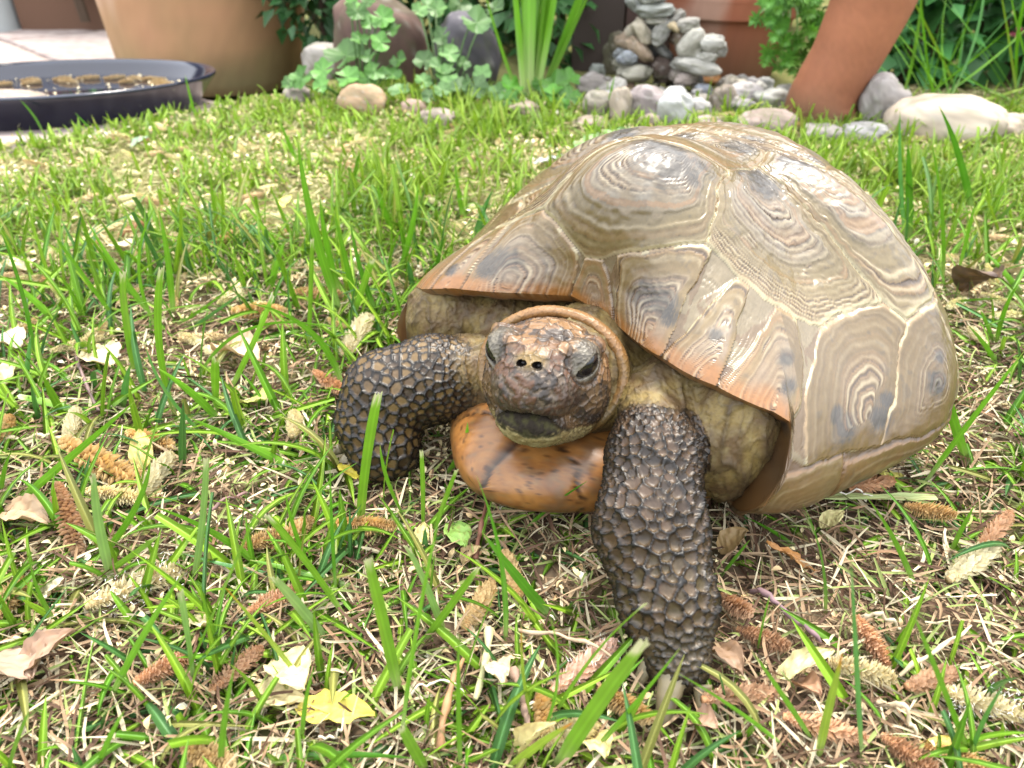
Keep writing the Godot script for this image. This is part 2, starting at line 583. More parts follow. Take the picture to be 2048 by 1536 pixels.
func build_plastron(root: Node3D) -> void:
	var NS := 150
	var NC := 110
	var v := PackedVector3Array()
	var c := PackedColorArray()
	for i in NS:
		var s := float(i) / (NS - 1)
		var x := lerpf(-0.1515, -0.42, s * s * 0.6 + s * 0.4)
		var fx := (-0.1515 - x)
		var flank := smoothstep(0.03, 0.09, fx)
		var w := 0.057 * pow(clampf(fx / 0.055, 0.0, 1.0), 0.54)
		w += 0.024 * smoothstep(0.035, 0.095, fx) + 0.012 * smoothstep(0.08, 0.13, fx)
		w *= clampf((x + 0.425) / 0.1, 0.05, 1.0)
		var hh := 0.0150 * pow(clampf(fx / 0.03, 0.0, 1.0), 0.5) + 0.0004
		var yc := 0.0205 - 0.006 * smoothstep(0.0, 0.12, fx)
		for k in NC:
			var a := TAU * k / NC
			var l := w * signf(cos(a)) * pow(absf(cos(a)), 0.75)
			var y := yc + 0.010 * flank * smoothstep(0.050, 0.095, absf(l)) + hh * signf(sin(a)) * pow(absf(sin(a)), 0.95)
			var q := Vector3(x, y, l)
			var n1 := nz.get_noise_3d(q.x * 4000, q.y * 4000, q.z * 4000)
			var n2 := nf.get_noise_3d(q.x * 9000, q.y * 9000, q.z * 9000)
			var mid := absf(l + n1 * 0.0012 - 0.0015)
			var cross := 0.0004 + absf(x + 0.182 + absf(l) * -0.35 + n1 * 0.004)
			var seam := minf(mid, cross)
			var col := mixc(Color(0.50, 0.235, 0.065), Color(0.33, 0.14, 0.04), 0.5 + n1 * 1.5)
			col = mixc(col, Color(0.50, 0.28, 0.10), smoothstep(0.1, 0.5, n2) * 0.5)
			var growth := sin((absf(l) * 0.6 - x) * 1500.0 + n1 * 5.0) * 0.5 + 0.5
			col = mixc(col, Color(0.2, 0.08, 0.03), pow(growth, 8.0) * 0.35)
			col = mixc(col, Color(0.02, 0.012, 0.008), smoothstep(0.0013, 0.0005, seam + n2 * 0.0006) * 0.9)
			col = mixc(col, Color(0.20, 0.14, 0.08), smoothstep(0.05, 0.4, n1 + n2 * 0.5) * 0.45)
			col = mixc(col, Color(0.36, 0.22, 0.085) * (1.0 + n1 * 0.5), smoothstep(0.050, 0.066, absf(l)) * 0.85)
			var scratch := smoothstep(0.42, 0.55, nf.get_noise_3d(q.x * 2500, q.y * 14000, q.z * 9000))
			col = mixc(col, Color(0.05, 0.02, 0.01), scratch * 0.7)
			var out := Vector3(0.3, sin(a), cos(a)).normalized()
			q -= out * (0.0009 * smoothstep(0.0016, 0.0, seam) - n1 * 0.0005 - growth * 0.00008)
			v.append(q2v(q))
			c.append(col)
	var idx := grid_idx(NS, NC, true)
	var n0 := NS / 4 * NC * 6
	if (v[idx[n0 + 1]] - v[idx[n0]]).cross(v[idx[n0 + 2]] - v[idx[n0]]).dot(v[idx[n0]] - Vector3(v[idx[n0]].x, 0.018, 0)) > 0:
		idx = flip(idx)
	part("plastron", build_mesh(v, c, idx), mat(0.34, 0.5, lin(0.46, 0.43, 0.40)), root)

const DETAIL := 0.21

# ---- soft body: one skin over neck, shoulders and forelegs, meshed from a distance field by surface nets
var caps := []     # a, b, ra, rb, k, part (0 skin, 1 left leg, 2 right leg)
var blobs := []    # centre, radii, k
const LEG_L := [[Vector3(-0.203, 0.0475, 0.0380), 0.0120], [Vector3(-0.183, 0.0415, 0.0500), 0.0150], [Vector3(-0.164, 0.0305, 0.0615), 0.0170], [Vector3(-0.150, 0.0195, 0.0775), 0.0138], [Vector3(-0.1410, 0.0115, 0.0870), 0.0092]]
const LEG_R := [[Vector3(-0.196, 0.034, -0.032), 0.0165], [Vector3(-0.176, 0.0355, -0.047), 0.0170], [Vector3(-0.161, 0.0325, -0.0560), 0.0168], [Vector3(-0.155, 0.0225, -0.0560), 0.0162], [Vector3(-0.1515, 0.0155, -0.0500), 0.0145]]

func smin(a: float, b: float, k: float) -> float:
	var h := maxf(k - absf(a - b), 0.0) / k
	return minf(a, b) - h * h * k * 0.25

func seg(p: Vector3, a: Vector3, b: Vector3, ra: float, rb: float) -> float:
	var ba := b - a
	var h := clampf((p - a).dot(ba) / ba.length_squared(), 0.0, 1.0)
	return p.distance_to(a + ba * h) - lerpf(ra, rb, h)

func blob(p: Vector3, c: Vector3, r: Vector3) -> float:
	var q := (p - c) / r
	var k0 := q.length()
	return k0 * (k0 - 1.0) / maxf((q / r).length(), 1e-6)

func leg_d(p: Vector3, leg: Array) -> float:
	if p.distance_squared_to(leg[2][0]) > 0.0064:
		return 0.05
	var d := 1.0
	for i in 4:
		d = smin(d, seg(p, leg[i][0], leg[i + 1][0], leg[i][1], leg[i + 1][1]), 0.004)
	return d

func body_d(p: Vector3) -> float:
	var d := seg(p, Vector3(-0.262, 0.038, 0), Vector3(-0.199, 0.050, 0.004), 0.025, 0.0205)
	for b in blobs:
		d = smin(d, blob(p, b[0], b[1]), b[2])
	d = smin(d, leg_d(p, LEG_L), 0.006)
	d = smin(d, leg_d(p, LEG_R), 0.006)
	return d

# surface nets in a narrow band, spread from seed points; returns vertices and triangles
func nets(f: Callable, seeds: Array, cell: float, back: float) -> Array:
	var val := {}
	var vert := {}
	var v := PackedVector3Array()
	var idx := PackedInt32Array()
	var stack: Array[Vector3i] = []
	var stop := int(floor(back / cell))
	for s: Vector3 in seeds:
		# walk from the seed outwards until the surface is crossed
		var o := Vector3i((s / cell).floor())
		for k in 400:
			if f.call(Vector3(o) * cell) > 0.0:
				break
			o.y += 1
		stack.append(o)
		stack.append(o - Vector3i(0, 1, 0))
	var seen := {}
	var corner := [Vector3i(0, 0, 0), Vector3i(1, 0, 0), Vector3i(0, 1, 0), Vector3i(1, 1, 0), Vector3i(0, 0, 1), Vector3i(1, 0, 1), Vector3i(0, 1, 1), Vector3i(1, 1, 1)]
	var edges := [[0, 1], [2, 3], [4, 5], [6, 7], [0, 2], [1, 3], [4, 6], [5, 7], [0, 4], [1, 5], [2, 6], [3, 7]]
	var faces := [[Vector3i(-1, 0, 0), 0b01010101], [Vector3i(1, 0, 0), 0b10101010], [Vector3i(0, -1, 0), 0b00110011], [Vector3i(0, 1, 0), 0b11001100], [Vector3i(0, 0, -1), 0b00001111], [Vector3i(0, 0, 1), 0b11110000]]
	var g := PackedFloat32Array([0, 0, 0, 0, 0, 0, 0, 0])
	while not stack.is_empty():
		var o: Vector3i = stack.pop_back()
		if seen.has(o) or o.x < stop:
			continue
		seen[o] = true
		var mask := 0
		for k in 8:
			var w: Vector3i = o + corner[k]
			var x = val.get(w)
			if x == null:
				x = f.call(Vector3(w) * cell)
				val[w] = x
			g[k] = x
			if x < 0.0:
				mask |= 1 << k
		if mask == 0 or mask == 255:
			continue
		var sum := Vector3.ZERO
		var cnt := 0
		for e in edges:
			var a: float = g[e[0]]
			var b: float = g[e[1]]
			if (a < 0.0) != (b < 0.0):
				sum += Vector3(corner[e[0]]).lerp(Vector3(corner[e[1]]), a / (a - b))
				cnt += 1
		vert[o] = v.size()
		v.append((Vector3(o) + sum / cnt) * cell)
		for fc in faces:
			var m: int = mask & fc[1]
			if m != 0 and m != fc[1]:
				stack.append(o + fc[0])
	for o: Vector3i in vert:
		var a0: float = val[o]
		for ax in 3:
			var st := Vector3i(int(ax == 0), int(ax == 1), int(ax == 2))
			var b0 = val.get(o + st)
			if b0 == null or (a0 < 0.0) == (b0 < 0.0):
				continue
			var u := Vector3i(int(ax == 1), int(ax == 2), int(ax == 0))
			var w := Vector3i(int(ax == 2), int(ax == 0), int(ax == 1))
			if not (vert.has(o - u) and vert.has(o - w) and vert.has(o - u - w)):
				continue
			var q0: int = vert[o]
			var q1: int = vert[o - u]
			var q2: int = vert[o - u - w]
			var q3: int = vert[o - w]
			if a0 < 0.0:
				idx.append_array([q0, q2, q1, q0, q3, q2])
			else:
				idx.append_array([q0, q1, q2, q0, q2, q3])
	return [v, idx]

# seeds for scales: evenly spread vertices, nearer or farther apart by radius; then every vertex gets (nearest, second nearest, seed number)
func cells(v: PackedVector3Array, rad: PackedFloat32Array) -> Array:
	var order := range(v.size())
	for i in range(order.size() - 1, 0, -1):
		var k := rng.randi() % (i + 1)
		var t = order[i]
		order[i] = order[k]
		order[k] = t
	var g := 0.0035
	var hash := {}
	var sp := PackedVector3Array()
	var sr := PackedFloat32Array()
	for pass_no in 2:
		for i: int in order:
			var R := rad[i]
			if R <= 0.0 or (pass_no == 0 and R < 0.0025):
				continue
			var p := v[i]
			var reach := int(ceil(maxf(R, 0.006) / g))
			var o := Vector3i((p / g).floor())
			var ok := true
			for x in range(-reach, reach + 1):
				for y in range(-reach, reach + 1):
					for z in range(-reach, reach + 1):
						var b = hash.get(o + Vector3i(x, y, z))
						if b == null:
							continue
						for s: int in b:
							var lim := (R + sr[s]) * 0.5
							if p.distance_squared_to(sp[s]) < lim * lim:
								ok = false
								break
						if not ok: break
					if not ok: break
				if not ok: break
			if ok:
				if not hash.has(o):
					hash[o] = PackedInt32Array()
				hash[o].append(sp.size())
				sp.append(p)
				sr.append(R * rng.randf_range(0.74, 1.26))
	var out := PackedVector3Array()
	out.resize(v.size())
	for i in v.size():
		var p := v[i]
		var o := Vector3i((p / g).floor())
		var reach := int(ceil(maxf(rad[i], 0.0012) * 1.35 / g))
		var d1 := 9.0
		var d2 := 9.0
		var who := -1
		for x in range(-reach, reach + 1):
			for y in range(-reach, reach + 1):
				for z in range(-reach, reach + 1):
					var b = hash.get(o + Vector3i(x, y, z))
					if b == null:
						continue
					for s: int in b:
						var d := p.distance_to(sp[s]) / sr[s]
						if d < d1:
							d2 = d1
							d1 = d
							who = s
						elif d < d2:
							d2 = d
		out[i] = Vector3(d1, minf(d2, 2.0), who)
	return [out, sp, sr]

func leg_at(p: Vector3, leg: Array) -> Vector2:   # (how far along, 0 to 4; distance over radius)
	var best := Vector2(0, 9)
	for i in 4:
		var a: Vector3 = leg[i][0]
		var ba: Vector3 = leg[i + 1][0] - a
		var h := clampf((p - a).dot(ba) / ba.length_squared(), 0.0, 1.0)
		var d: float = p.distance_to(a + ba * h) / lerpf(leg[i][1], leg[i + 1][1], h)
		if d < best.y:
			best = Vector2(i + h, d)
	return best

func build_body(root: Node3D) -> void:
	blobs = [
		[Vector3(-0.247, 0.040, 0.0), Vector3(0.034, 0.027, 0.072), 0.010],
		[Vector3(-0.2150, 0.0405, 0.0630), Vector3(0.021, 0.027, 0.0160), 0.005],     # loose skin beside the left leg
		[Vector3(-0.221, 0.050, 0.042), Vector3(0.022, 0.0155, 0.016), 0.005],     # fold over the left shoulder
		[Vector3(-0.224, 0.046, -0.042), Vector3(0.022, 0.0145, 0.026), 0.005],      # right shoulder
		[Vector3(-0.2100, 0.0410, -0.0690), Vector3(0.020, 0.022, 0.018), 0.005],
		[Vector3(-0.205, 0.0405, 0.008), Vector3(0.022, 0.014, 0.022), 0.008],       # throat
	]
	var t0 := Time.get_ticks_msec()
	var r := nets(body_d, [Vector3(-0.162, 0.0305, 0.0635), Vector3(-0.16, 0.034, -0.066), Vector3(-0.214, 0.056, 0.035)], 0.00064, -0.240)
	var v: PackedVector3Array = r[0]
	var idx: PackedInt32Array = r[1]
	var n := vertex_normals(v, idx)
	var rad := PackedFloat32Array()
	rad.resize(v.size())
	var leg := PackedFloat32Array()   # 0 skin to 1 scaled leg
	leg.resize(v.size())
	var along := PackedFloat32Array()
	along.resize(v.size())
	for i in v.size():
		var p := v[i]
		var l := leg_at(p, LEG_L)
		var k := leg_at(p, LEG_R)
		var s := 0.0
		var R := 0.0011
		var nn := nz.get_noise_3d(p.x * 2500, p.y * 2500, p.z * 2500)
		if l.y < 1.22 and l.y < k.y:
			s = smoothstep(0.25, 0.6, l.x + nn * 0.3)
			var outer := clampf(n[i].dot(Vector3(0.25, 0.0, 1.0).normalized()), -1, 1)
			var side := smoothstep(0.3, 0.95, outer)
			R = lerpf(0.0016, 0.0033, smoothstep(0.5, 1.6, l.x)) * lerpf(1.0, 0.72, side)
			R = lerpf(R, 0.0048, smoothstep(2.0, 2.6, l.x) * smoothstep(0.1, 0.5, n[i].dot(Vector3(0.8, 0.5, 0.3).normalized())) * (1 - side))
			R = lerpf(R, 0.0019, smoothstep(3.25, 3.5, l.x))
			along[i] = l.x
		elif k.y < 1.22:
			s = smoothstep(0.35, 0.75, k.x + nn * 0.3)
			R = lerpf(0.0020, 0.0033, smoothstep(0.5, 1.5, k.x))
			along[i] = 10 + k.x
		leg[i] = s
		rad[i] = lerpf(0.0011, R, s) if s > 0.5 else 0.0012
	var cl := cells(v, rad)
	var cell: PackedVector3Array = cl[0]
	var sr: PackedFloat32Array = cl[2]
	var spos: PackedVector3Array = cl[1]
	var down_l := (LEG_L[4][0] - LEG_L[1][0]).normalized() as Vector3
	var down_r := (LEG_R[4][0] - LEG_R[2][0]).normalized() as Vector3
	var tone := PackedFloat32Array()
	for i in sr.size():
		tone.append(rng.randf())
	var c := PackedColorArray()
	c.resize(v.size())
	for i in v.size():
		var p := v[i]
		var e := clampf((cell[i].y - cell[i].x) * 1.6, 0.0, 1.0)
		var w := int(cell[i].z)
		var R := sr[w] if w >= 0 else 0.001
		var tn := tone[w] if w >= 0 else 0.5
		var n1 := nz.get_noise_3d(p.x * 3000, p.y * 3000, p.z * 3000)
		var n2 := nf.get_noise_3d(p.x * 7000, p.y * 7000, p.z * 7000)
		var n3 := nf.get_noise_3d(p.x * 26000, p.y * 26000, p.z * 26000)
		# wrinkled skin
		var wr := 1.0 - absf(nf.get_noise_3d(p.x * 6200, p.y * 2600 + 40, p.z * 6200)) * 2.6
		wr = clampf(wr, 0.0, 1.0)
		var fold := 1.0 - clampf(absf(nf.get_noise_3d(p.x * 1900 + 90, p.y * 600, p.z * 1900)) * 5.0, 0.0, 1.0)
		var skin := mixc(Color(0.31, 0.235, 0.085), Color(0.17, 0.11, 0.05), 0.5 + n1 * 1.8)
		skin = mixc(skin, Color(0.36, 0.31, 0.16), clampf(n2 * 0.9, 0.0, 0.6))
		skin = mixc(skin, Color(0.10, 0.07, 0.035), wr * wr * 0.55 + fold * 0.6)
		skin = mixc(skin, Color(0.09, 0.06, 0.03), smoothstep(0.25, 0.0, e) * 0.35)
		var h := -0.00045 * wr * wr - 0.0011 * fold + 0.00020 * smoothstep(0.0, 0.6, e) + n3 * 0.00006
		if leg[i] > 0.0:
			var right := along[i] > 5.0
			var rnd := clampf(1.0 - pow(cell[i].x / 0.74, 2.0), 0.0, 1.0)
			var dome := minf(sin(minf(e * 1.2, 1.0) * PI / 2), sqrt(rnd)) if not right else lerpf(sin(minf(e * 1.15, 1.0) * PI / 2), sqrt(rnd), 0.35)
			if not right:
				e = minf(e, rnd * 1.6)
			var gap := smoothstep(0.22 if right else 0.26, 0.04, e)
			var asym := (p - spos[w]).dot(down_r if right else down_l) / R if w >= 0 else 0.0
			dome *= 1.0 + 0.75 * clampf(asym, -0.6, 0.6)
			var hs := (dome - 0.35) * R * (0.20 if right else 0.36) * (0.7 + 0.6 * tn) - gap * 0.0004
			var core := smoothstep(0.38, 0.85, e + n2 * 0.12)
			var col: Color
			if right:
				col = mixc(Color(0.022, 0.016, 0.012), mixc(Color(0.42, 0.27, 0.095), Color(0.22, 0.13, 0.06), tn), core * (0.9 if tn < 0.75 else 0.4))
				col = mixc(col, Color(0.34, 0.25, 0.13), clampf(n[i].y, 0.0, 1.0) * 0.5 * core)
			else:
				col = mixc(Color(0.018, 0.013, 0.010), mixc(Color(0.19, 0.112, 0.060), Color(0.055, 0.040, 0.030), tn), smoothstep(0.08, 0.4, e))
				col = mixc(col, Color(0.21, 0.145, 0.08), smoothstep(0.22, 0.38, e) * smoothstep(0.62, 0.45, e) * (0.12 + 0.5 * n1 + 0.3 * tn))
				col = mixc(col, Color(0.20, 0.15, 0.06), smoothstep(2.1, 2.8, along[i]) * core * (0.2 + 0.7 * tn))
				col = mixc(col, Color(0.10, 0.083, 0.048), smoothstep(3.3, 3.7, along[i]) * 0.7)
			if not right:
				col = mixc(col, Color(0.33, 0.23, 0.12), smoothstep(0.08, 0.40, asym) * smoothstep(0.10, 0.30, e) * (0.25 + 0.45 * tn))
			col = mixc(col, Color(0.30, 0.24, 0.17), smoothstep(0.15, 0.5, n2 + n3 * 0.4) * 0.22)
			col = mixc(col, Color(0.010, 0.007, 0.005), gap * 0.9)
			col = col * (1.0 + n3 * 0.25 + n2 * 0.2)
			skin = mixc(skin, col, leg[i])
			h = lerpf(h, hs + n3 * 0.00007, leg[i])
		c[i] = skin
		v[i] = p + n[i] * h

	# the head has finer cells
	t0 = Time.get_ticks_msec()
	var hd := build_head()

	var wet := mat(0.42, 0.45, lin(0.31, 0.295, 0.28))
	var dry := mat(0.58, 0.45, lin(0.54, 0.50, 0.43))
	var m := ArrayMesh.new()
	var li := PackedInt32Array()
	var si := PackedInt32Array()
	for i in range(0, idx.size(), 3):
		if leg[idx[i]] > 0.5:
			li.append_array([idx[i], idx[i + 1], idx[i + 2]])
		else:
			si.append_array([idx[i], idx[i + 1], idx[i + 2]])
	var nn := vertex_normals(v, idx)
	add_surface(m, v, c, nn, si, dry)
	add_surface(m, v, c, nn, li, wet)
	var hi := PackedInt32Array()
	var ji := PackedInt32Array()
	var hidx: PackedInt32Array = hd[1]
	var jaw: PackedFloat32Array = hd[3]
	for i in range(0, hidx.size(), 3):
		if jaw[hidx[i]] > 0.5:
			ji.append_array([hidx[i], hidx[i + 1], hidx[i + 2]])
		else:
			hi.append_array([hidx[i], hidx[i + 1], hidx[i + 2]])
	var hn := vertex_normals(hd[0], hidx)
	add_surface(m, hd[0], hd[2], hn, hi, mat(0.42, 0.5, lin(0.44, 0.405, 0.36)))
	add_surface(m, hd[0], hd[2], hn, ji, mat(0.85, 0.15, lin(0.42, 0.41, 0.38)))
	part("body", m, null, root)

func add_surface(m: ArrayMesh, v: PackedVector3Array, c: PackedColorArray, n: PackedVector3Array, list: PackedInt32Array, mt: Material) -> void:
	var to := {}
	var vv := PackedVector3Array()
	var cc := PackedColorArray()
	var nn := PackedVector3Array()
	var ii := PackedInt32Array()
	ii.resize(list.size())
	for k in list.size():
		var o := list[k]
		if not to.has(o):
			to[o] = vv.size()
			vv.append(q2v(v[o]))
			cc.append(c[o])
			nn.append(Vector3(n[o].x, n[o].y, -n[o].z))
		ii[k] = to[o]
	var tmp := build_mesh(vv, cc, ii, nn)
	m.add_surface_from_arrays(Mesh.PRIMITIVE_TRIANGLES, tmp.surface_get_arrays(0))
	m.surface_set_material(m.get_surface_count() - 1, mt)

# ---- head: its own axes in millimetres, X forward, Y up, Z to the animal's left
const HC := Vector3(-0.1800, 0.0562, 0.0065)
var hx := Vector3(0.8566, 0.3746, 0.3548)
var hy := Vector3(-0.3461, 0.9272, -0.1434)
var hz := Vector3(-0.3827, 0.0000, 0.9239)

func h2q(h: Vector3) -> Vector3:
	return HC + (hx * h.x + hy * h.y + hz * h.z) * 0.00112

func smax(a: float, b: float, k: float) -> float:
	return -smin(-a, -b, k)

func mouth_y(p: Vector3) -> float:   # the line where the jaws meet
	var z := absf(p.z)
	return -6.9 - 4.8 * smoothstep(4.5, 12.5, z) + 0.4 * sin(p.z * 0.35 + 0.6)

const EYE := Vector3(9.6, 8.8, 12.0)
func head_d(p: Vector3) -> float:
	var m := Vector3(p.x, p.y, absf(p.z))
	var d := blob(p, Vector3(-2, 2.5, 0), Vector3(20, 16.0, 19.0))
	d = smin(d, blob(m, Vector3(-3, -4, 9.5), Vector3(13, 12, 10.5)), 3.0)
	# snout: a rounded box, narrowing to the nose
	var sn := blob(p, Vector3(10, 2.2, 0), Vector3(15.0, 12.0, 13.0))
	sn = smin(sn, blob(p, Vector3(14, -1.5, 0), Vector3(10.5, 9.0, 12.2)), 3.0)
	# upper beak ends at the mouth line
	sn = smax(sn, mouth_y(p) - p.y, 0.6)
	d = smax(d, minf(mouth_y(p) - p.y, 30.0) if p.x > 6.0 else -9.0, 1.5)
	d = smin(d, sn, 2.5)
	# lower jaw, set back, a horny rim on top
	var jaw := blob(p, Vector3(3.4, -11.6, 0), Vector3(17.4, 8.4, 12.8))
	jaw = smin(jaw, blob(p, Vector3(11.0, -10.2, 0), Vector3(10.2, 5.0, 10.4)), 2.0)
	d = smin(d, jaw, 0.5)
	d = smin(d, blob(p, Vector3(-7, -13.0, 0), Vector3(17, 7.5, 16.5)), 3.0)
	# brows
	d = smin(d, seg(m, Vector3(14, 11.5, 8.5), Vector3(4, 12.5, 14.5), 2.6, 3.4), 3.0)
	# lids: a ball cut by the slit of the eye
	d = smin(d, m.distance_to(EYE) - 5.7, 1.6)
	var q := m - (EYE + Vector3(3.0, -1.2, 4.0))
	var ax := Vector3(-0.52, 0.74, 0.43).normalized()    # along the slit
	var ou := Vector3(0.66, -0.08, 0.74).normalized()   # out of the eye
	var si := ax.cross(ou)
	d = smax(d, -(Vector3(q.dot(ax) / 5.0, q.dot(ou) / 4.4, q.dot(si) / 2.3).length() - 1.0) * 2.3, 0.7)
	# groove round the eye
	d += 0.5 * exp(-pow((m.distance_to(EYE) - 7.4) / 0.6, 2.0))
	# nostrils
	var nn := m - Vector3(23.4, 7.5, 2.35)
	d = smax(d, -(Vector3(nn.x / 3.2, nn.y / 1.05, nn.z / 1.4).length() - 1.0) * 1.0, 0.4)
	# the soft collar that the head slides in
	var ring := Vector2(Vector2((p.y - 0.5) / 19.2, p.z / 23.0).length() - 1.0, 0.0)
	var rr := ring.x * 20.0
	d = smin(d, Vector2(rr, (p.x + 9.0 + 0.16 * p.y) * 0.8).length() - 1.9, 0.5)
	d = smin(d, blob(p, Vector3(-21, 0.5, 0), Vector3(13, 17.5, 20.5)), 1.0)
	return d

func build_head() -> Array:
	var r := nets(head_d, [Vector3(0, 2, 0), Vector3(-9, 0, 23.0), Vector3(9, 6, 13), Vector3(4, -12, 0)], 0.36, -19.0)
	var v: PackedVector3Array = r[0]
	var idx: PackedInt32Array = r[1]
	var n := vertex_normals(v, idx)
	var jaw := PackedFloat32Array()
	var rad := PackedFloat32Array()
	rad.resize(v.size())
	for i in v.size():
		var p := v[i]
		var R := 2.6
		if p.y < -8 or p.x < -6:
			R = 1.7
		elif p.y > 9:
			R = 3.4
		if Vector3(p.x, p.y, absf(p.z)).distance_to(EYE) < 6.6:
			R = 1.0
		rad[i] = R * 0.001
		jaw.append(1.0 if p.x > 9.0 and absf(p.z) < 10.0 and p.y < mouth_y(p) + 0.4 else 0.0)
		v[i] = p * 0.001
	var cl := cells(v, rad)
	var cell: PackedVector3Array = cl[0]
	var tone := PackedFloat32Array()
	for i in cl[1].size():
		tone.append(rng.randf())
	var c := PackedColorArray()
	c.resize(v.size())
	for i in v.size():
		var p := v[i] * 1000.0
		var m := Vector3(p.x, p.y, absf(p.z))
		var e := clampf((cell[i].y - cell[i].x) * 1.6, 0.0, 1.0)
		var tn: float = tone[int(cell[i].z)] if cell[i].z >= 0 else 0.5
		var n1 := nz.get_noise_3d(p.x * 4.0, p.y * 4.0, p.z * 4.0)
		var n2 := nf.get_noise_3d(p.x * 11.0, p.y * 11.0, p.z * 11.0)
		var n3 := nf.get_noise_3d(p.x * 40.0, p.y * 40.0, p.z * 40.0)
		var crack := smoothstep(0.20, 0.02, e)
		var beak := smoothstep(9.0, 14.0, p.x) * smoothstep(6.5, 3.0, p.y)
		crack *= 1.0 - 0.8 * beak
		# scales on the crown: tan and brown with grey edges
		var col := mixc(Color(0.46, 0.28, 0.14), Color(0.25, 0.135, 0.065), tn)
		col = mixc(col, Color(0.46, 0.36, 0.25), smoothstep(0.1, 0.5, n2 + n[i].y * 0.25) * 0.5)
		col = mixc(col, Color(0.05, 0.047, 0.05), smoothstep(0.12, 0.34, n1 + n2 * 0.35) * 0.85)
		# dark snout and beak
		var sn := smoothstep(10.0, 17.0, p.x + n1 * 6.0) * smoothstep(13.5, 8.5, p.y + n2 * 3.0)
		col = mixc(col, mixc(Color(0.040, 0.036, 0.036), Color(0.125, 0.10, 0.085), 0.42 + n1 * 1.8 + n2 * 1.2), sn * 0.94)
		col = mixc(col, Color(0.21, 0.10, 0.05), smoothstep(0.08, 0.34, n1 - n2 * 0.6) * sn * 0.8)
		col = mixc(col, Color(0.36, 0.28, 0.21), smoothstep(0.22, 0.42, n2 + n3 * 0.3) * sn * 0.45)
		col = mixc(col, Color(0.030, 0.027, 0.026), smoothstep(mouth_y(p) + 5.5 + n1 * 4.0, mouth_y(p) + 0.8, p.y) * smoothstep(11.0, 16.0, p.x) * 0.75)
		# cheeks
		var ck := smoothstep(7.0, 11.0, m.z) * smoothstep(5.0, 0.0, p.y) * smoothstep(-7.0, -2.0, p.x)
		col = mixc(col, mixc(Color(0.22, 0.15, 0.075), Color(0.065, 0.05, 0.04), 0.45 + n1 * 1.8), ck * 0.7)
		# yellow about the nostrils
		col = mixc(col, Color(0.36, 0.25, 0.075), smoothstep(4.2, 1.5, Vector3((p.x - 23) * 0.7, p.y - 9.2, absf(p.z) * 0.7 - 0.4).length()) * 0.9)
		# lower jaw: dark horn in front, pale granular chin
		var my := mouth_y(p)
		var low := smoothstep(my + 0.3, my - 0.5, p.y)
		var horn := smoothstep(-14.6, -12.6, p.y - 0.006 * p.z * p.z + n2 * 2.5 + n1 * 2.0) * smoothstep(11.0, 8.8, m.z + n2 * 1.5) * smoothstep(8.0, 12.0, p.x)
		var chin := mixc(Color(0.56, 0.48, 0.25), Color(0.36, 0.27, 0.11), tn * 0.7 + n1)
		chin = mixc(chin, Color(0.09, 0.07, 0.035), crack * 0.8)
		col = mixc(col, chin, low * smoothstep(-9.0, -3.0, p.x + p.y * -0.3))
		col = mixc(col, mixc(Color(0.060, 0.050, 0.042), Color(0.10, 0.095, 0.05), 0.3 + n2 * 1.5), low * horn)
		col = mixc(col, Color(0.022, 0.017, 0.013), smoothstep(1.0, 0.2, absf(p.y - my + 0.1)) * smoothstep(6.0, 12.0, p.x) * 0.8)
		# grey lids
		var ed := m.distance_to(EYE)
		var lid := smoothstep(7.2, 6.0, ed + n2) * smoothstep(4.0, 8.0, p.x)
		col = mixc(col, mixc(Color(0.10, 0.098, 0.085), Color(0.25, 0.24, 0.20), 0.5 + n2 * 1.6 + n1 * 0.5), lid * 0.9)
		col = mixc(col, Color(0.03, 0.028, 0.027), smoothstep(0.75, 0.25, absf(ed - 7.4)) * 0.6)
		var sq := m - (EYE + Vector3(3.0, -1.2, 4.0))
		var sax := Vector3(-0.52, 0.74, 0.43).normalized()
		var sou := Vector3(0.66, -0.08, 0.74).normalized()
		var sl := Vector2(sq.dot(sax) / 5.0, sq.dot(sax.cross(sou)) / 2.3).length()
		col = mixc(col, Color(0.42, 0.41, 0.36), smoothstep(1.75, 1.35, sl) * smoothstep(0.95, 1.15, sl) * lid * smoothstep(0.2, -0.3, sq.dot(sax) * 0.3) * 0.8)
		col = mixc(col, Color(0.012, 0.010, 0.009), smoothstep(1.05, 0.9, sl) * smoothstep(-1.5, 0.5, sq.dot(sou)) * lid)
		# collar and throat
		var rad2 := Vector2((p.y - 0.5) / 19.2, p.z / 23.0).length()
		var coll := maxf(smoothstep(-10.5, -11.5, p.x + n2), smoothstep(-3.4, -4.6, p.x + 0.16 * p.y) * smoothstep(0.90, 0.94, rad2))
		var skin := mixc(Color(0.43, 0.235, 0.085), Color(0.29, 0.21, 0.085), smoothstep(12.0, -8.0, p.y) + n1)
		skin = mixc(skin, Color(0.13, 0.085, 0.035), crack * 0.35)
		col = mixc(col, skin, coll)
		col = mixc(col, Color(0.02, 0.014, 0.01), crack * 0.75 * (1.0 - coll) * (1.0 - low) * (1.0 - lid * 0.5) * (0.6 if sn > 0.5 else 1.0))
		# scuffs
		col = mixc(col, Color(0.55, 0.52, 0.45), smoothstep(0.50, 0.60, nf.get_noise_3d(p.x * 30.0, p.y * 9.0, p.z * 30.0 + 300) + n1 * 0.25) * 0.22 * (1.0 - coll) * (1.0 - low))
		col = col * (1.0 + n3 * 0.3 + n2 * 0.12)
		var nos := (m - Vector3(22.8, 7.5, 2.35))
		col = mixc(col, Color(0.008, 0.006, 0.005), smoothstep(1.35, 0.9, Vector3(nos.x * 0.35, nos.y, nos.z * 0.75).length()))
		c[i] = col
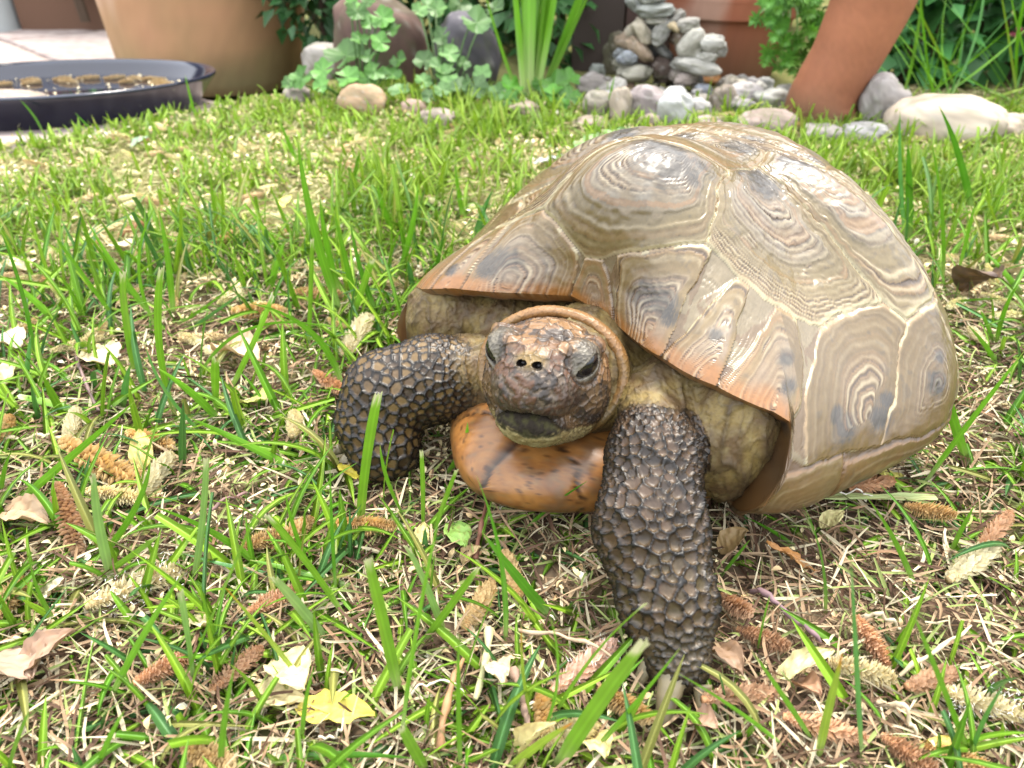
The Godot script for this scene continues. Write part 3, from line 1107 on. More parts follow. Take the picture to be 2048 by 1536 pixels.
		var h := -0.32 * crack + 0.22 * smoothstep(0.1, 0.7, e) * (1.0 - beak) + n3 * 0.07 + n1 * 0.35 + n2 * (0.16 + 0.34 * beak)
		h *= (0.55 if lid > 0.4 else 1.0) * (1.0 - 0.65 * coll)
		v[i] = h2q(p + n[i] * h)
	return [v, idx, c, jaw]

func build_eyes(root: Node3D) -> void:
	var m := mat(0.06, 0.6, Color.WHITE, true)
	for s in [1.0, -1.0]:
		var v := PackedVector3Array()
		var c := PackedColorArray()
		for i in 25:
			for k in 32:
				var d := Vector3(sin(PI * i / 24) * cos(TAU * k / 32), cos(PI * i / 24), sin(PI * i / 24) * sin(TAU * k / 32))
				v.append(q2v(h2q(Vector3(EYE.x, EYE.y, EYE.z * s) + d * 5.15)) - q2v(h2q(Vector3(EYE.x, EYE.y, EYE.z * s))))
				c.append(Color(0.016, 0.013, 0.012) if (d - Vector3(0.66, -0.08, 0.74 * s)).length() > 0.5 else Color(0.006, 0.005, 0.005))
		var idx := grid_idx(25, 32, true)
		var o := part("eye", build_mesh(v, c, idx, v_norm(v)), m, root, q2v(h2q(Vector3(EYE.x, EYE.y, EYE.z * s))))
		o.name = "eye"

func v_norm(v: PackedVector3Array) -> PackedVector3Array:
	var n := PackedVector3Array()
	for p in v:
		n.append(p.normalized())
	return n

func build_claws(root: Node3D) -> void:
	var m := mat(0.35, 0.5, lin(0.7, 0.68, 0.6))
	var rows := [
		[Vector3(-0.1365, 0.0125, 0.0885), Vector3(-0.1290, 0.0095, 0.0905), Vector3(-0.1235, 0.0005, 0.0925), 0.0046],
		[Vector3(-0.1390, 0.0100, 0.0960), Vector3(-0.1345, 0.0060, 0.1000), Vector3(-0.1320, 0.0000, 0.1020), 0.0029],
		[Vector3(-0.1385, 0.0100, 0.0805), Vector3(-0.1325, 0.0060, 0.0800), Vector3(-0.1285, 0.0000, 0.0800), 0.0029],
		[Vector3(-0.1440, 0.0080, 0.0755), Vector3(-0.1390, 0.0040, 0.0735), Vector3(-0.1365, -0.0005, 0.0720), 0.0025],
		[Vector3(-0.1460, 0.0070, -0.0560), Vector3(-0.1400, 0.0045, -0.0535), Vector3(-0.1360, -0.0005, -0.0520), 0.0030],
		[Vector3(-0.1440, 0.0070, -0.0640), Vector3(-0.1380, 0.0045, -0.0640), Vector3(-0.1345, -0.0005, -0.0640), 0.0030],
		[Vector3(-0.1460, 0.0070, -0.0710), Vector3(-0.1405, 0.0045, -0.0740), Vector3(-0.1375, -0.0005, -0.0750), 0.0028],
	]
	for r in rows:
		var pts := []
		var rad := []
		var col := []
		for k in 15:
			var t := k / 14.0
			pts.append(q2v(r[0].lerp(r[1], t).lerp(r[1].lerp(r[2], t), t)))
			rad.append(r[3] * pow(1.0 - t * 0.97, 0.6) * (1.0 + 0.04 * sin(t * 40.0)))
			col.append(Color(0.26, 0.22, 0.14).lerp(Color(0.15, 0.13, 0.09), t) * (0.85 + 0.3 * rng.randf()))
		part("claw", tube(pts, rad, 14, col, 0.8), m, root)

func build_tortoise() -> void:
	var t := thing("tortoise", "large tortoise with domed horn-coloured shell walking towards the camera on the lawn", "tortoise", Vector3(0.0869, 0.0, -0.3252))
	var f := Vector3(-0.6428, 0, 0.766)
	t.basis = Basis(f, Vector3.UP, f.cross(Vector3.UP))
	var t0 := Time.get_ticks_msec()
	build_shell(t)

	build_plastron(t)
	build_body(t)
	build_eyes(t)
	build_claws(t)

# ---------------------------------------------------------------- ground, grass and litter
func ground_y(x: float, z: float) -> float:
	return nz.get_noise_2d(x * 1500.0, z * 1500.0) * 0.0035 + nz.get_noise_2d(x * 300.0, z * 300.0) * 0.004

# the edge of the paving: stone lies where this is positive
func paved(x: float, z: float) -> float:
	# line from (-0.46, -0.70) through (-0.26, -0.895), then back along the foot of the big pot
	return minf(-(z + 0.69) * 0.715 - (x + 0.46) * 0.70, -(x + 0.235))

func pave_y(z: float) -> float:   # the terrace falls gently away from the lawn
	return -0.105 * clampf(-z - 0.70, 0.0, 0.62)

func build_ground() -> void:
	# fine near the camera, coarse out to the far hedge
	var xs := PackedFloat32Array()
	var zs := PackedFloat32Array()
	for i in 241:
		var t := i / 120.0 - 1.0
		xs.append(0.9 * t + 9.0 * signf(t) * pow(absf(t), 7.0))
	for i in 301:
		var t := i / 300.0
		zs.append(0.35 - 1.9 * t - 9.0 * pow(t, 9.0))
	var v := PackedVector3Array()
	var c := PackedColorArray()
	for z in zs:
		for x in xs:
			var low := (pave_y(z) - 0.02) * smoothstep(0.0, 0.02, paved(x, z))
			v.append(Vector3(x, low + ground_y(x, z) - 0.003 + nf.get_noise_2d(x * 9000, z * 9000) * 0.0012, z))
			var n := nz.get_noise_2d(x * 900, z * 900)
			var k := nf.get_noise_2d(x * 12000, z * 12000)
			var col := mixc(Color(0.060, 0.042, 0.028), Color(0.19, 0.135, 0.085), 0.45 + n + k)
			col = mixc(col, Color(0.20, 0.22, 0.07), smoothstep(-0.36, -0.55, z) * 0.6)
			col = mixc(col, Color(0.10, 0.13, 0.03), smoothstep(0.1, 0.5, nz.get_noise_2d(x * 500 + 900, z * 500)) * 0.5)
			c.append(col)
	var g := part("ground", build_mesh(v, c, grid_idx(301, 241)), mat(0.95, 0.2), self)
	tag(g, "", "", "", "structure")
	# paving slabs at the upper left
	var pv := StandardMaterial3D.new()
	pv = mat(0.85, 0.3)
	var slab_root := Node3D.new()
	slab_root.name = "paving"
	add_child(slab_root)
	tag(slab_root, "", "", "", "structure")
	var along := Vector2(0.715, -0.70).normalized()
	var across := Vector2(-0.70, -0.715).normalized()
	for r in 5:
		for k in 5:
			var a := Vector2(-0.26, -0.895) + along * (-0.40 * k - 0.2 + (0.40 if r > 1 else 0.0)) + across * (0.36 * r)
			part("paving_slab", slab(a, along * 0.198, across * 0.354, r * 5 + k), pv, slab_root)

# a slab with eased edges between a - half and a + half, running back by deep
func slab(a: Vector2, half: Vector2, deep: Vector2, seed: int) -> ArrayMesh:
	var v := PackedVector3Array()
	var c := PackedColorArray()
	var n := 42
	for i in n:
		for k in n:
			var x := clampf((k - 1) / float(n - 3), 0, 1) * 2.0 - 1.0
			var z := clampf((i - 1) / float(n - 3), 0, 1)
			var edge := i == 0 or k == 0 or i == n - 1 or k == n - 1
			var p := a + half * x + deep * z
			var y := pave_y(p.y) + 0.004 + nz.get_noise_2d(p.x * 900 + seed * 70, p.y * 900) * 0.0012
			if edge:
				y -= 0.03
			elif i == 1 or k == 1 or i == n - 2 or k == n - 2:
				y -= 0.002
			v.append(Vector3(p.x, y, p.y))
			var t := nz.get_noise_2d(p.x * 2000 + seed * 130, p.y * 2000) + nf.get_noise_2d(p.x * 9000, p.y * 9000 + seed * 50) * 0.7
			c.append(mixc(Color(0.27, 0.215, 0.195), Color(0.40, 0.34, 0.32), 0.5 + t))
	return build_mesh(v, c, grid_idx(n, n))

func blade_mesh(bend: float, kind: int) -> ArrayMesh:
	# one metre long, one metre wide at the base: scaled per blade; folded along the midrib
	var rows := 9
	var v := PackedVector3Array()
	var c := PackedColorArray()
	var n := PackedVector3Array()
	for i in rows:
		var t := i / float(rows - 1)
		var ang := bend * t
		var y := t if absf(bend) < 0.01 else sin(ang) / bend
		var z := 0.0 if absf(bend) < 0.01 else (1.0 - cos(ang)) / bend
		var w := 0.5 * (1.0 - pow(t, 3.2) * (0.96 if kind != 1 else 0.25)) * (0.62 + 0.38 * smoothstep(0.0, 0.3, t))
		var nn := Vector3(0, -sin(ang), cos(ang))
		for k in 5:
			var u := k / 2.0 - 1.0
			v.append(Vector3(u * w, y, z + absf(u) * 0.0) + nn * absf(u) * w * 0.0)
			n.append((nn + Vector3(u * 0.55, 0, 0)).normalized())
			var col := Color(1, 1, 1)
			col = mixc(Color(1.35, 1.2, 1.6), col, smoothstep(0.0, 0.22, t))
			col = col * (1.18 if absf(u) < 0.1 else (0.96 if absf(u) < 0.6 else 1.06))
			if kind == 1:
				col = mixc(col, Color(5.5, 2.6, 16.0), smoothstep(0.955, 1.0, t))
			elif kind == 2:
				col = mixc(col, Color(3.0, 1.15, 4.0), smoothstep(0.7, 1.0, t))
			c.append(col)
	return build_mesh(v, c, grid_idx(rows, 5), n)

var multi_mats := {}
# many copies of one mesh, as one object
func scatter(called: String, m: Mesh, mt: Material, xf: Array, cols: Array) -> void:
	var mm := MultiMesh.new()
	mm.transform_format = MultiMesh.TRANSFORM_3D
	mm.use_colors = true
	mm.mesh = m
	mm.instance_count = xf.size()
	for i in xf.size():
		mm.set_instance_transform(i, xf[i])
		var q: Color = cols[i]
		mm.set_instance_color(i, q)
	var o := MultiMeshInstance3D.new()
	o.name = numbered(called)
	o.multimesh = mm
	o.material_override = mt
	add_child(o, true)
	tag(o, "", "", "", "stuff")

func srgb(c: Color) -> Color:
	return Color(pow(maxf(c.r, 0), 0.4545), pow(maxf(c.g, 0), 0.4545), pow(maxf(c.b, 0), 0.4545))

func grass_colour() -> Color:
	var c := Color(0.095, 0.255, 0.012).lerp(Color(0.26, 0.43, 0.030), rng.randf())
	if rng.randf() < 0.16:
		c = Color(0.075, 0.20, 0.05)      # bluish blades
	elif rng.randf() < 0.08:
		c = Color(0.30, 0.30, 0.08)
	return c * rng.randf_range(0.8, 1.15)

# how thick the turf is
func turf(x: float, z: float) -> float:
	var d := -z
	var n := nz.get_noise_2d(x * 420 + 300, z * 420)
	var t := 0.55 + n * 1.1
	# worn, strewn patches before and beside the animal
	t -= 0.30 * exp(-Vector2((x + 0.30) / 0.16, (z + 0.62) / 0.10).length_squared())
	t -= 0.50 * exp(-Vector2((x - 0.10) / 0.06, (z + 0.17) / 0.05).length_squared())
	t -= 0.4 * exp(-Vector2((x - 0.36) / 0.10, (z + 0.42) / 0.09).length_squared())
	t += 0.35 * smoothstep(0.62, 0.75, d) - 0.06 * exp(-pow((d - 0.5) / 0.09, 2.0))
	return clampf(t, 0.04, 1.3)

func under_animal(x: float, z: float) -> float:
	var p := Vector2(x - 0.0869, z + 0.3252)
	var q := Vector2(p.x * -0.6428 + p.y * 0.766, p.x * 0.766 + p.y * 0.6428)
	return Vector2((q.x - 0.0) / 0.135, q.y / 0.108).length()

func foot_clear(x: float, z: float) -> bool:
	# the trodden spots under the two forefeet, and the line of sight to nothing: grass is only kept out of the feet themselves
	return Vector2(x - 0.045, z + 0.150).length() > 0.020 and Vector2(x + 0.047, z + 0.245).length() > 0.018 and Vector2(x - 0.043, z + 0.126).length() > 0.013

func build_grass() -> void:
	var gm := mat(0.42, 0.5)
	gm.backlight_enabled = true
	gm.backlight = Color(0.55, 0.62, 0.35)
	gm.resource_name = "grass"
	var kinds := []
	for b in [0.15, 0.5, 0.95, 1.5, 2.1]:
		kinds.append(blade_mesh(b, 0))
	kinds.append(blade_mesh(0.25, 1))
	kinds.append(blade_mesh(0.8, 1))
	kinds.append(blade_mesh(0.9, 2))
	var xf := []
	var cs := []
	for k in kinds.size():
		xf.append([])
		cs.append([])
	var tries := 0
	var made := 0
	var tufts := []
	for i in 2600:
		var td := pow(rng.randf(), 0.85) * 0.85 + 0.09
		tufts.append(Vector2(rng.randf_range(-0.78, 0.86) * (td + 0.08), -td))
	while made < 26000 and tries < 240000:
		tries += 1
		var d := pow(rng.randf(), 0.8) * 0.85 + 0.09
		var x := rng.randf_range(-0.78, 0.86) * (d + 0.08)
		var z := -d
		var own := Vector3.ZERO
		if rng.randf() < 0.6:   # most blades belong to a tuft
			var tf: Vector2 = tufts[rng.randi() % tufts.size()]
			own = Vector3(rng.randfn(0, 0.006), 0, rng.randfn(0, 0.006))
			x = tf.x + own.x
			z = tf.y + own.z
			d = -z
		if paved(x, z) > -0.008 + 0.02 * rng.randf() or rng.randf() > turf(x, z) * (0.50 if d < 0.3 else (0.50 if d < 0.5 else 0.85)):
			continue
		var ua := under_animal(x, z)
		if ua < 1.0 or not foot_clear(x, z):
			continue
		if d > 0.80 + 0.06 * rng.randf() and x > 0.05 or d > 0.93:
			continue
		made += 1
		var tall := rng.randf()
		var len := rng.randf_range(0.012, 0.032) if tall < 0.66 else rng.randf_range(0.028, 0.060)
		if d < 0.34:
			len *= 0.8
		var w := rng.randf_range(0.0013, 0.0027) if tall < 0.7 else rng.randf_range(0.0020, 0.0036)
		var lean := absf(rng.randfn(0.0, 0.55))
		if d < 0.4 and rng.randf() < 0.6:
			lean = rng.randf_range(0.9, 1.5)
		if d > 0.5:
			len *= 0.78 if d < 0.64 else 0.58
			if x < -0.15 and d > 0.5:
				len = minf(len, 0.020)
		if ua < 1.25:
			lean = maxf(lean, 0.9)
			len = minf(len, 0.02)
		var yaw := rng.randf() * TAU
		var basis := Basis(Vector3.UP, yaw) * Basis(Vector3.RIGHT, lean) * Basis(Vector3.UP, rng.randf_range(-0.8, 0.8))
		basis = basis * Basis.from_scale(Vector3(w, len, len))
		var k := rng.randi() % kinds.size()
		if k >= 5 and rng.randf() < 0.5:
			k = rng.randi() % 5
		xf[k].append(Transform3D(basis, Vector3(x, ground_y(x, z) - 0.002, z)))
		var gc := grass_colour()
		if d > 0.42:
			gc = gc.lerp(Color(0.34, 0.46, 0.05), 0.45 * smoothstep(0.40, 0.60, d))
		cs[k].append(srgb(gc))
	for i in 9000:
		var d := rng.randf_range(-0.28, 0.95)
		var x := rng.randf_range(-1.3, 1.4)
		var z := -d
		if d > 0.08 and absf(x - 0.04) < 0.82 * (d + 0.08) or paved(x, z) > -0.01 or d > 0.82 and x > -0.3 and x < 0.75:
			continue
		var len := rng.randf_range(0.015, 0.045)
		var basis := Basis(Vector3.UP, rng.randf() * TAU) * Basis(Vector3.RIGHT, absf(rng.randfn(0.0, 0.6))) * Basis.from_scale(Vector3(rng.randf_range(0.0016, 0.0032), len, len))
		var k := rng.randi() % 5
		xf[k].append(Transform3D(basis, Vector3(x, ground_y(x, z) - 0.002, z)))
		cs[k].append(srgb(grass_colour()))
	for k in kinds.size():
		scatter("grass", kinds[k], gm, xf[k], cs[k])

func strip(points: int, curl: float, twist: float, taper: float) -> ArrayMesh:
	var v := PackedVector3Array()
	var c := PackedColorArray()
	for i in points:
		var t := i / float(points - 1)
		var a := curl * (t - 0.5)
		var w := 0.5 * (1.0 - taper * absf(t - 0.4) * 1.6)
		var side := Vector3(cos(twist * t), sin(twist * t), 0)
		var p := Vector3(sin(a * 1.3) * 0.2, 0.03 * sin(t * PI), t - 0.5)
		for k in 3:
			var u := k - 1.0
			v.append(p + side * u * w * 0.05 + Vector3.UP * absf(u) * 0.008)
			c.append(Color.WHITE * (0.85 + 0.2 * absf(u)))
	return build_mesh(v, c, grid_idx(points, 3))

func build_litter() -> void:
	var lm := mat(0.75, 0.35)
	lm.resource_name = "dry_litter"
	var straw := [strip(7, 1.4, 0.6, 0.8), strip(7, -0.8, 1.5, 0.7), strip(6, 0.2, 0.3, 0.9), strip(8, 2.6, 2.0, 0.6)]
	var xf := [[], [], [], []]
	var cs := [[], [], [], []]
	for i in 46000:
		var d := pow(rng.randf(), 1.05) * 0.85 + 0.085
		var x := rng.randf_range(-0.80, 0.86) * (d + 0.08)
		var z := -d
		if paved(x, z) > 0.0 and rng.randf() > 0.06:
			continue
		var len := rng.randf_range(0.005, 0.028) * (0.7 if d > 0.5 else 1.0)
		var wid := rng.randf_range(0.010, 0.030)
		var lay := rng.randfn(0.0, 0.22)
		var basis := Basis(Vector3.UP, rng.randf() * TAU) * Basis(Vector3.RIGHT, lay) * Basis(Vector3.BACK, rng.randf_range(-1.2, 1.2))
		basis = basis * Basis.from_scale(Vector3(wid, 0.02, len))
		var c := Color(0.23, 0.135, 0.075).lerp(Color(0.42, 0.31, 0.19), rng.randf())
		var pick := rng.randf()
		if pick < 0.22:
			c = Color(0.10, 0.055, 0.033)
		elif pick < 0.45:
			c = Color(0.52, 0.45, 0.30)
		elif pick < 0.62:
			c = Color(0.24, 0.29, 0.09)
		if d > 0.36:
			c = c.lerp(Color(0.55, 0.52, 0.24), 0.5 * smoothstep(0.36, 0.5, d))
		var k := rng.randi() % 4
		xf[k].append(Transform3D(basis, Vector3(x, (pave_y(z) + 0.006 if paved(x, z) > 0 else ground_y(x, z)) + rng.randf_range(-0.001, 0.005), z)))
		cs[k].append(srgb(c * rng.randf_range(0.8, 1.1)))
	for k in 4:
		scatter("dry_litter", straw[k], lm, xf[k], cs[k])
	# chaff: the loose scales of the catkins
	var chaff := leaf_mesh(5, 4, 0.5, 0.7)
	var cx := []
	var cc := []
	var drifts := []
	for i in 330:
		var dd := pow(rng.randf(), 0.7) * 0.78 + 0.1
		drifts.append(Vector2(rng.randf_range(-0.80, 0.86) * (dd + 0.08), -dd))
	for i in 12500:
		var d := pow(rng.randf(), 0.7) * 0.78 + 0.1
		var x := rng.randf_range(-0.80, 0.86) * (d + 0.08)
		var z := -d
		var p := paved(x, z)
		if p > 0.0 and rng.randf() > 0.10 or under_animal(x, z) < 0.9:
			continue
		if i % 3 != 0:   # most lies in drifts where a catkin fell apart
			var cl: Vector2 = drifts[i % drifts.size()]
			x = cl.x + rng.randfn(0, 0.012)
			z = cl.y + rng.randfn(0, 0.008)
			d = -z
			p = paved(x, z)
			if d < 0.09 or p > 0.0:
				continue
		var s := rng.randf_range(0.002, 0.0042) * (1.0 if d < 0.4 else 1.5)
		var basis := Basis(Vector3.UP, rng.randf() * TAU) * Basis(Vector3.RIGHT, rng.randfn(0, 0.6)) * Basis(Vector3.BACK, rng.randfn(0, 0.6))
		cx.append(Transform3D(basis * Basis.from_scale(Vector3.ONE * s), Vector3(x, (ground_y(x, z) if p < 0 else pave_y(z) + 0.006) + rng.randf_range(0.0005, 0.005 if p < 0 else 0.0015), z)))
		var c := Color(0.68, 0.60, 0.34).lerp(Color(0.47, 0.30, 0.15), pow(rng.randf(), 1.6))
		if rng.randf() < 0.15:
			c = Color(0.70, 0.66, 0.50)
		cc.append(srgb(c))
	scatter("catkin_chaff", chaff, lm, cx, cc)
	# whole catkins farther off, too small to tell apart
	var form: Array = catkin_mesh(0.7, 0.8, 91)
	var kx := []
	var kc := []
	for i in 330:
		var d := rng.randf_range(0.33, 0.82)
		var x := rng.randf_range(-0.74, 0.86) * (d + 0.05)
		if i % 3 == 0:
			var cl: Vector2 = drifts[i % drifts.size()]
			x = cl.x + rng.randfn(0, 0.01)
			d = -cl.y + rng.randfn(0, 0.01)
		if paved(x, -d) > 0 or under_animal(x, -d) < 1.1 or d < 0.33:
			continue
		var L := rng.randf_range(0.012, 0.030)
		kx.append(Transform3D(Basis(Vector3.UP, rng.randf() * TAU) * Basis(Vector3.RIGHT, rng.randfn(0, 0.2)) * Basis.from_scale(Vector3(0.016, 0.016, L * 0.9)), Vector3(x, ground_y(x, -d) + 0.005, -d)))
		kc.append(srgb(Color(0.86, 0.80, 0.46).lerp(Color(0.66, 0.48, 0.26), pow(rng.randf(), 2.0))))
	scatter("catkin_litter", form[1], lm, kx, kc)

# a leaf one metre long lying along z, its base at the origin; cup and curl bend it
func leaf_mesh(rows: int, cols: int, wide: float, curl: float, point := 1.0) -> ArrayMesh:
	var v := PackedVector3Array()
	var c := PackedColorArray()
	for i in rows:
		var t := i / float(rows - 1)
		var w := wide * 0.5 * pow(sin(PI * pow(clampf(t, 0.02, 0.99), 0.8 * point)), 0.8)
		for k in cols:
			var u := k / float(cols - 1) * 2.0 - 1.0
			v.append(Vector3(u * w, curl * 0.35 * sin(t * PI) + absf(u) * w * curl * 0.6 + 0.02 * sin(t * 17.0 + u * 5.0), t))
			c.append(Color.WHITE * (0.9 + 0.14 * absf(u)))
	return build_mesh(v, c, grid_idx(rows, cols))

# ---- catkins, dry leaves, twigs and single blades that the photograph shows one by one
func catkin_mesh(bend: float, loose: float, seed: int) -> Array:
	# along z, one metre long: returns [axis, scales]; scales in spirals
	var v := PackedVector3Array()
	var c := PackedColorArray()
	var idx := PackedInt32Array()
	var r := RandomNumberGenerator.new()
	r.seed = seed
	var N := 210
	for i in N:
		var t := (i + 0.5) / N
		var ang := i * 2.39996 + r.randf() * 0.5
		var axis := Vector3(sin(bend * (t - 0.5)) * 0.3, 0.0, t - 0.5)
		var out := Vector3(cos(ang), sin(ang), 0)
		var rad := 0.115 * pow(sin(PI * clampf(t, 0.06, 0.97)), 0.45)
		var o := axis + out * rad * 0.45
		var dirv := (out * (0.7 + loose * r.randf()) + Vector3(0, 0, 0.75 + r.randf() * 0.3)).normalized()
		var side := dirv.cross(out).normalized()
		var L := rad * r.randf_range(0.95, 1.5)
		var W := 0.034 * r.randf_range(0.8, 1.3)
		var up := side.cross(dirv)
		var b := v.size()
		var tone := r.randf_range(0.72, 1.15)
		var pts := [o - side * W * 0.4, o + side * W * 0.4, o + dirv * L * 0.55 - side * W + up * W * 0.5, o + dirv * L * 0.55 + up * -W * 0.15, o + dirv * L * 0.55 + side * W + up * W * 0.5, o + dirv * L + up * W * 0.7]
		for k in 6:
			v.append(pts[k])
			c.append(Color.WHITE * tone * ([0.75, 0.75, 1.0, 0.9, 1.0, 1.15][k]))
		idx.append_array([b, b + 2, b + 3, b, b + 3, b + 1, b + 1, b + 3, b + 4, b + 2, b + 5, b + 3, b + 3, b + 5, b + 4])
	return [tube([Vector3(sin(bend * -0.5) * 0.3, 0, -0.52), Vector3(0, 0, 0), Vector3(sin(bend * 0.5) * 0.3, 0, 0.48)], [0.05, 0.06, 0.03], 7, [Color(0.6, 0.5, 0.4)]), build_mesh(v, c, idx)]

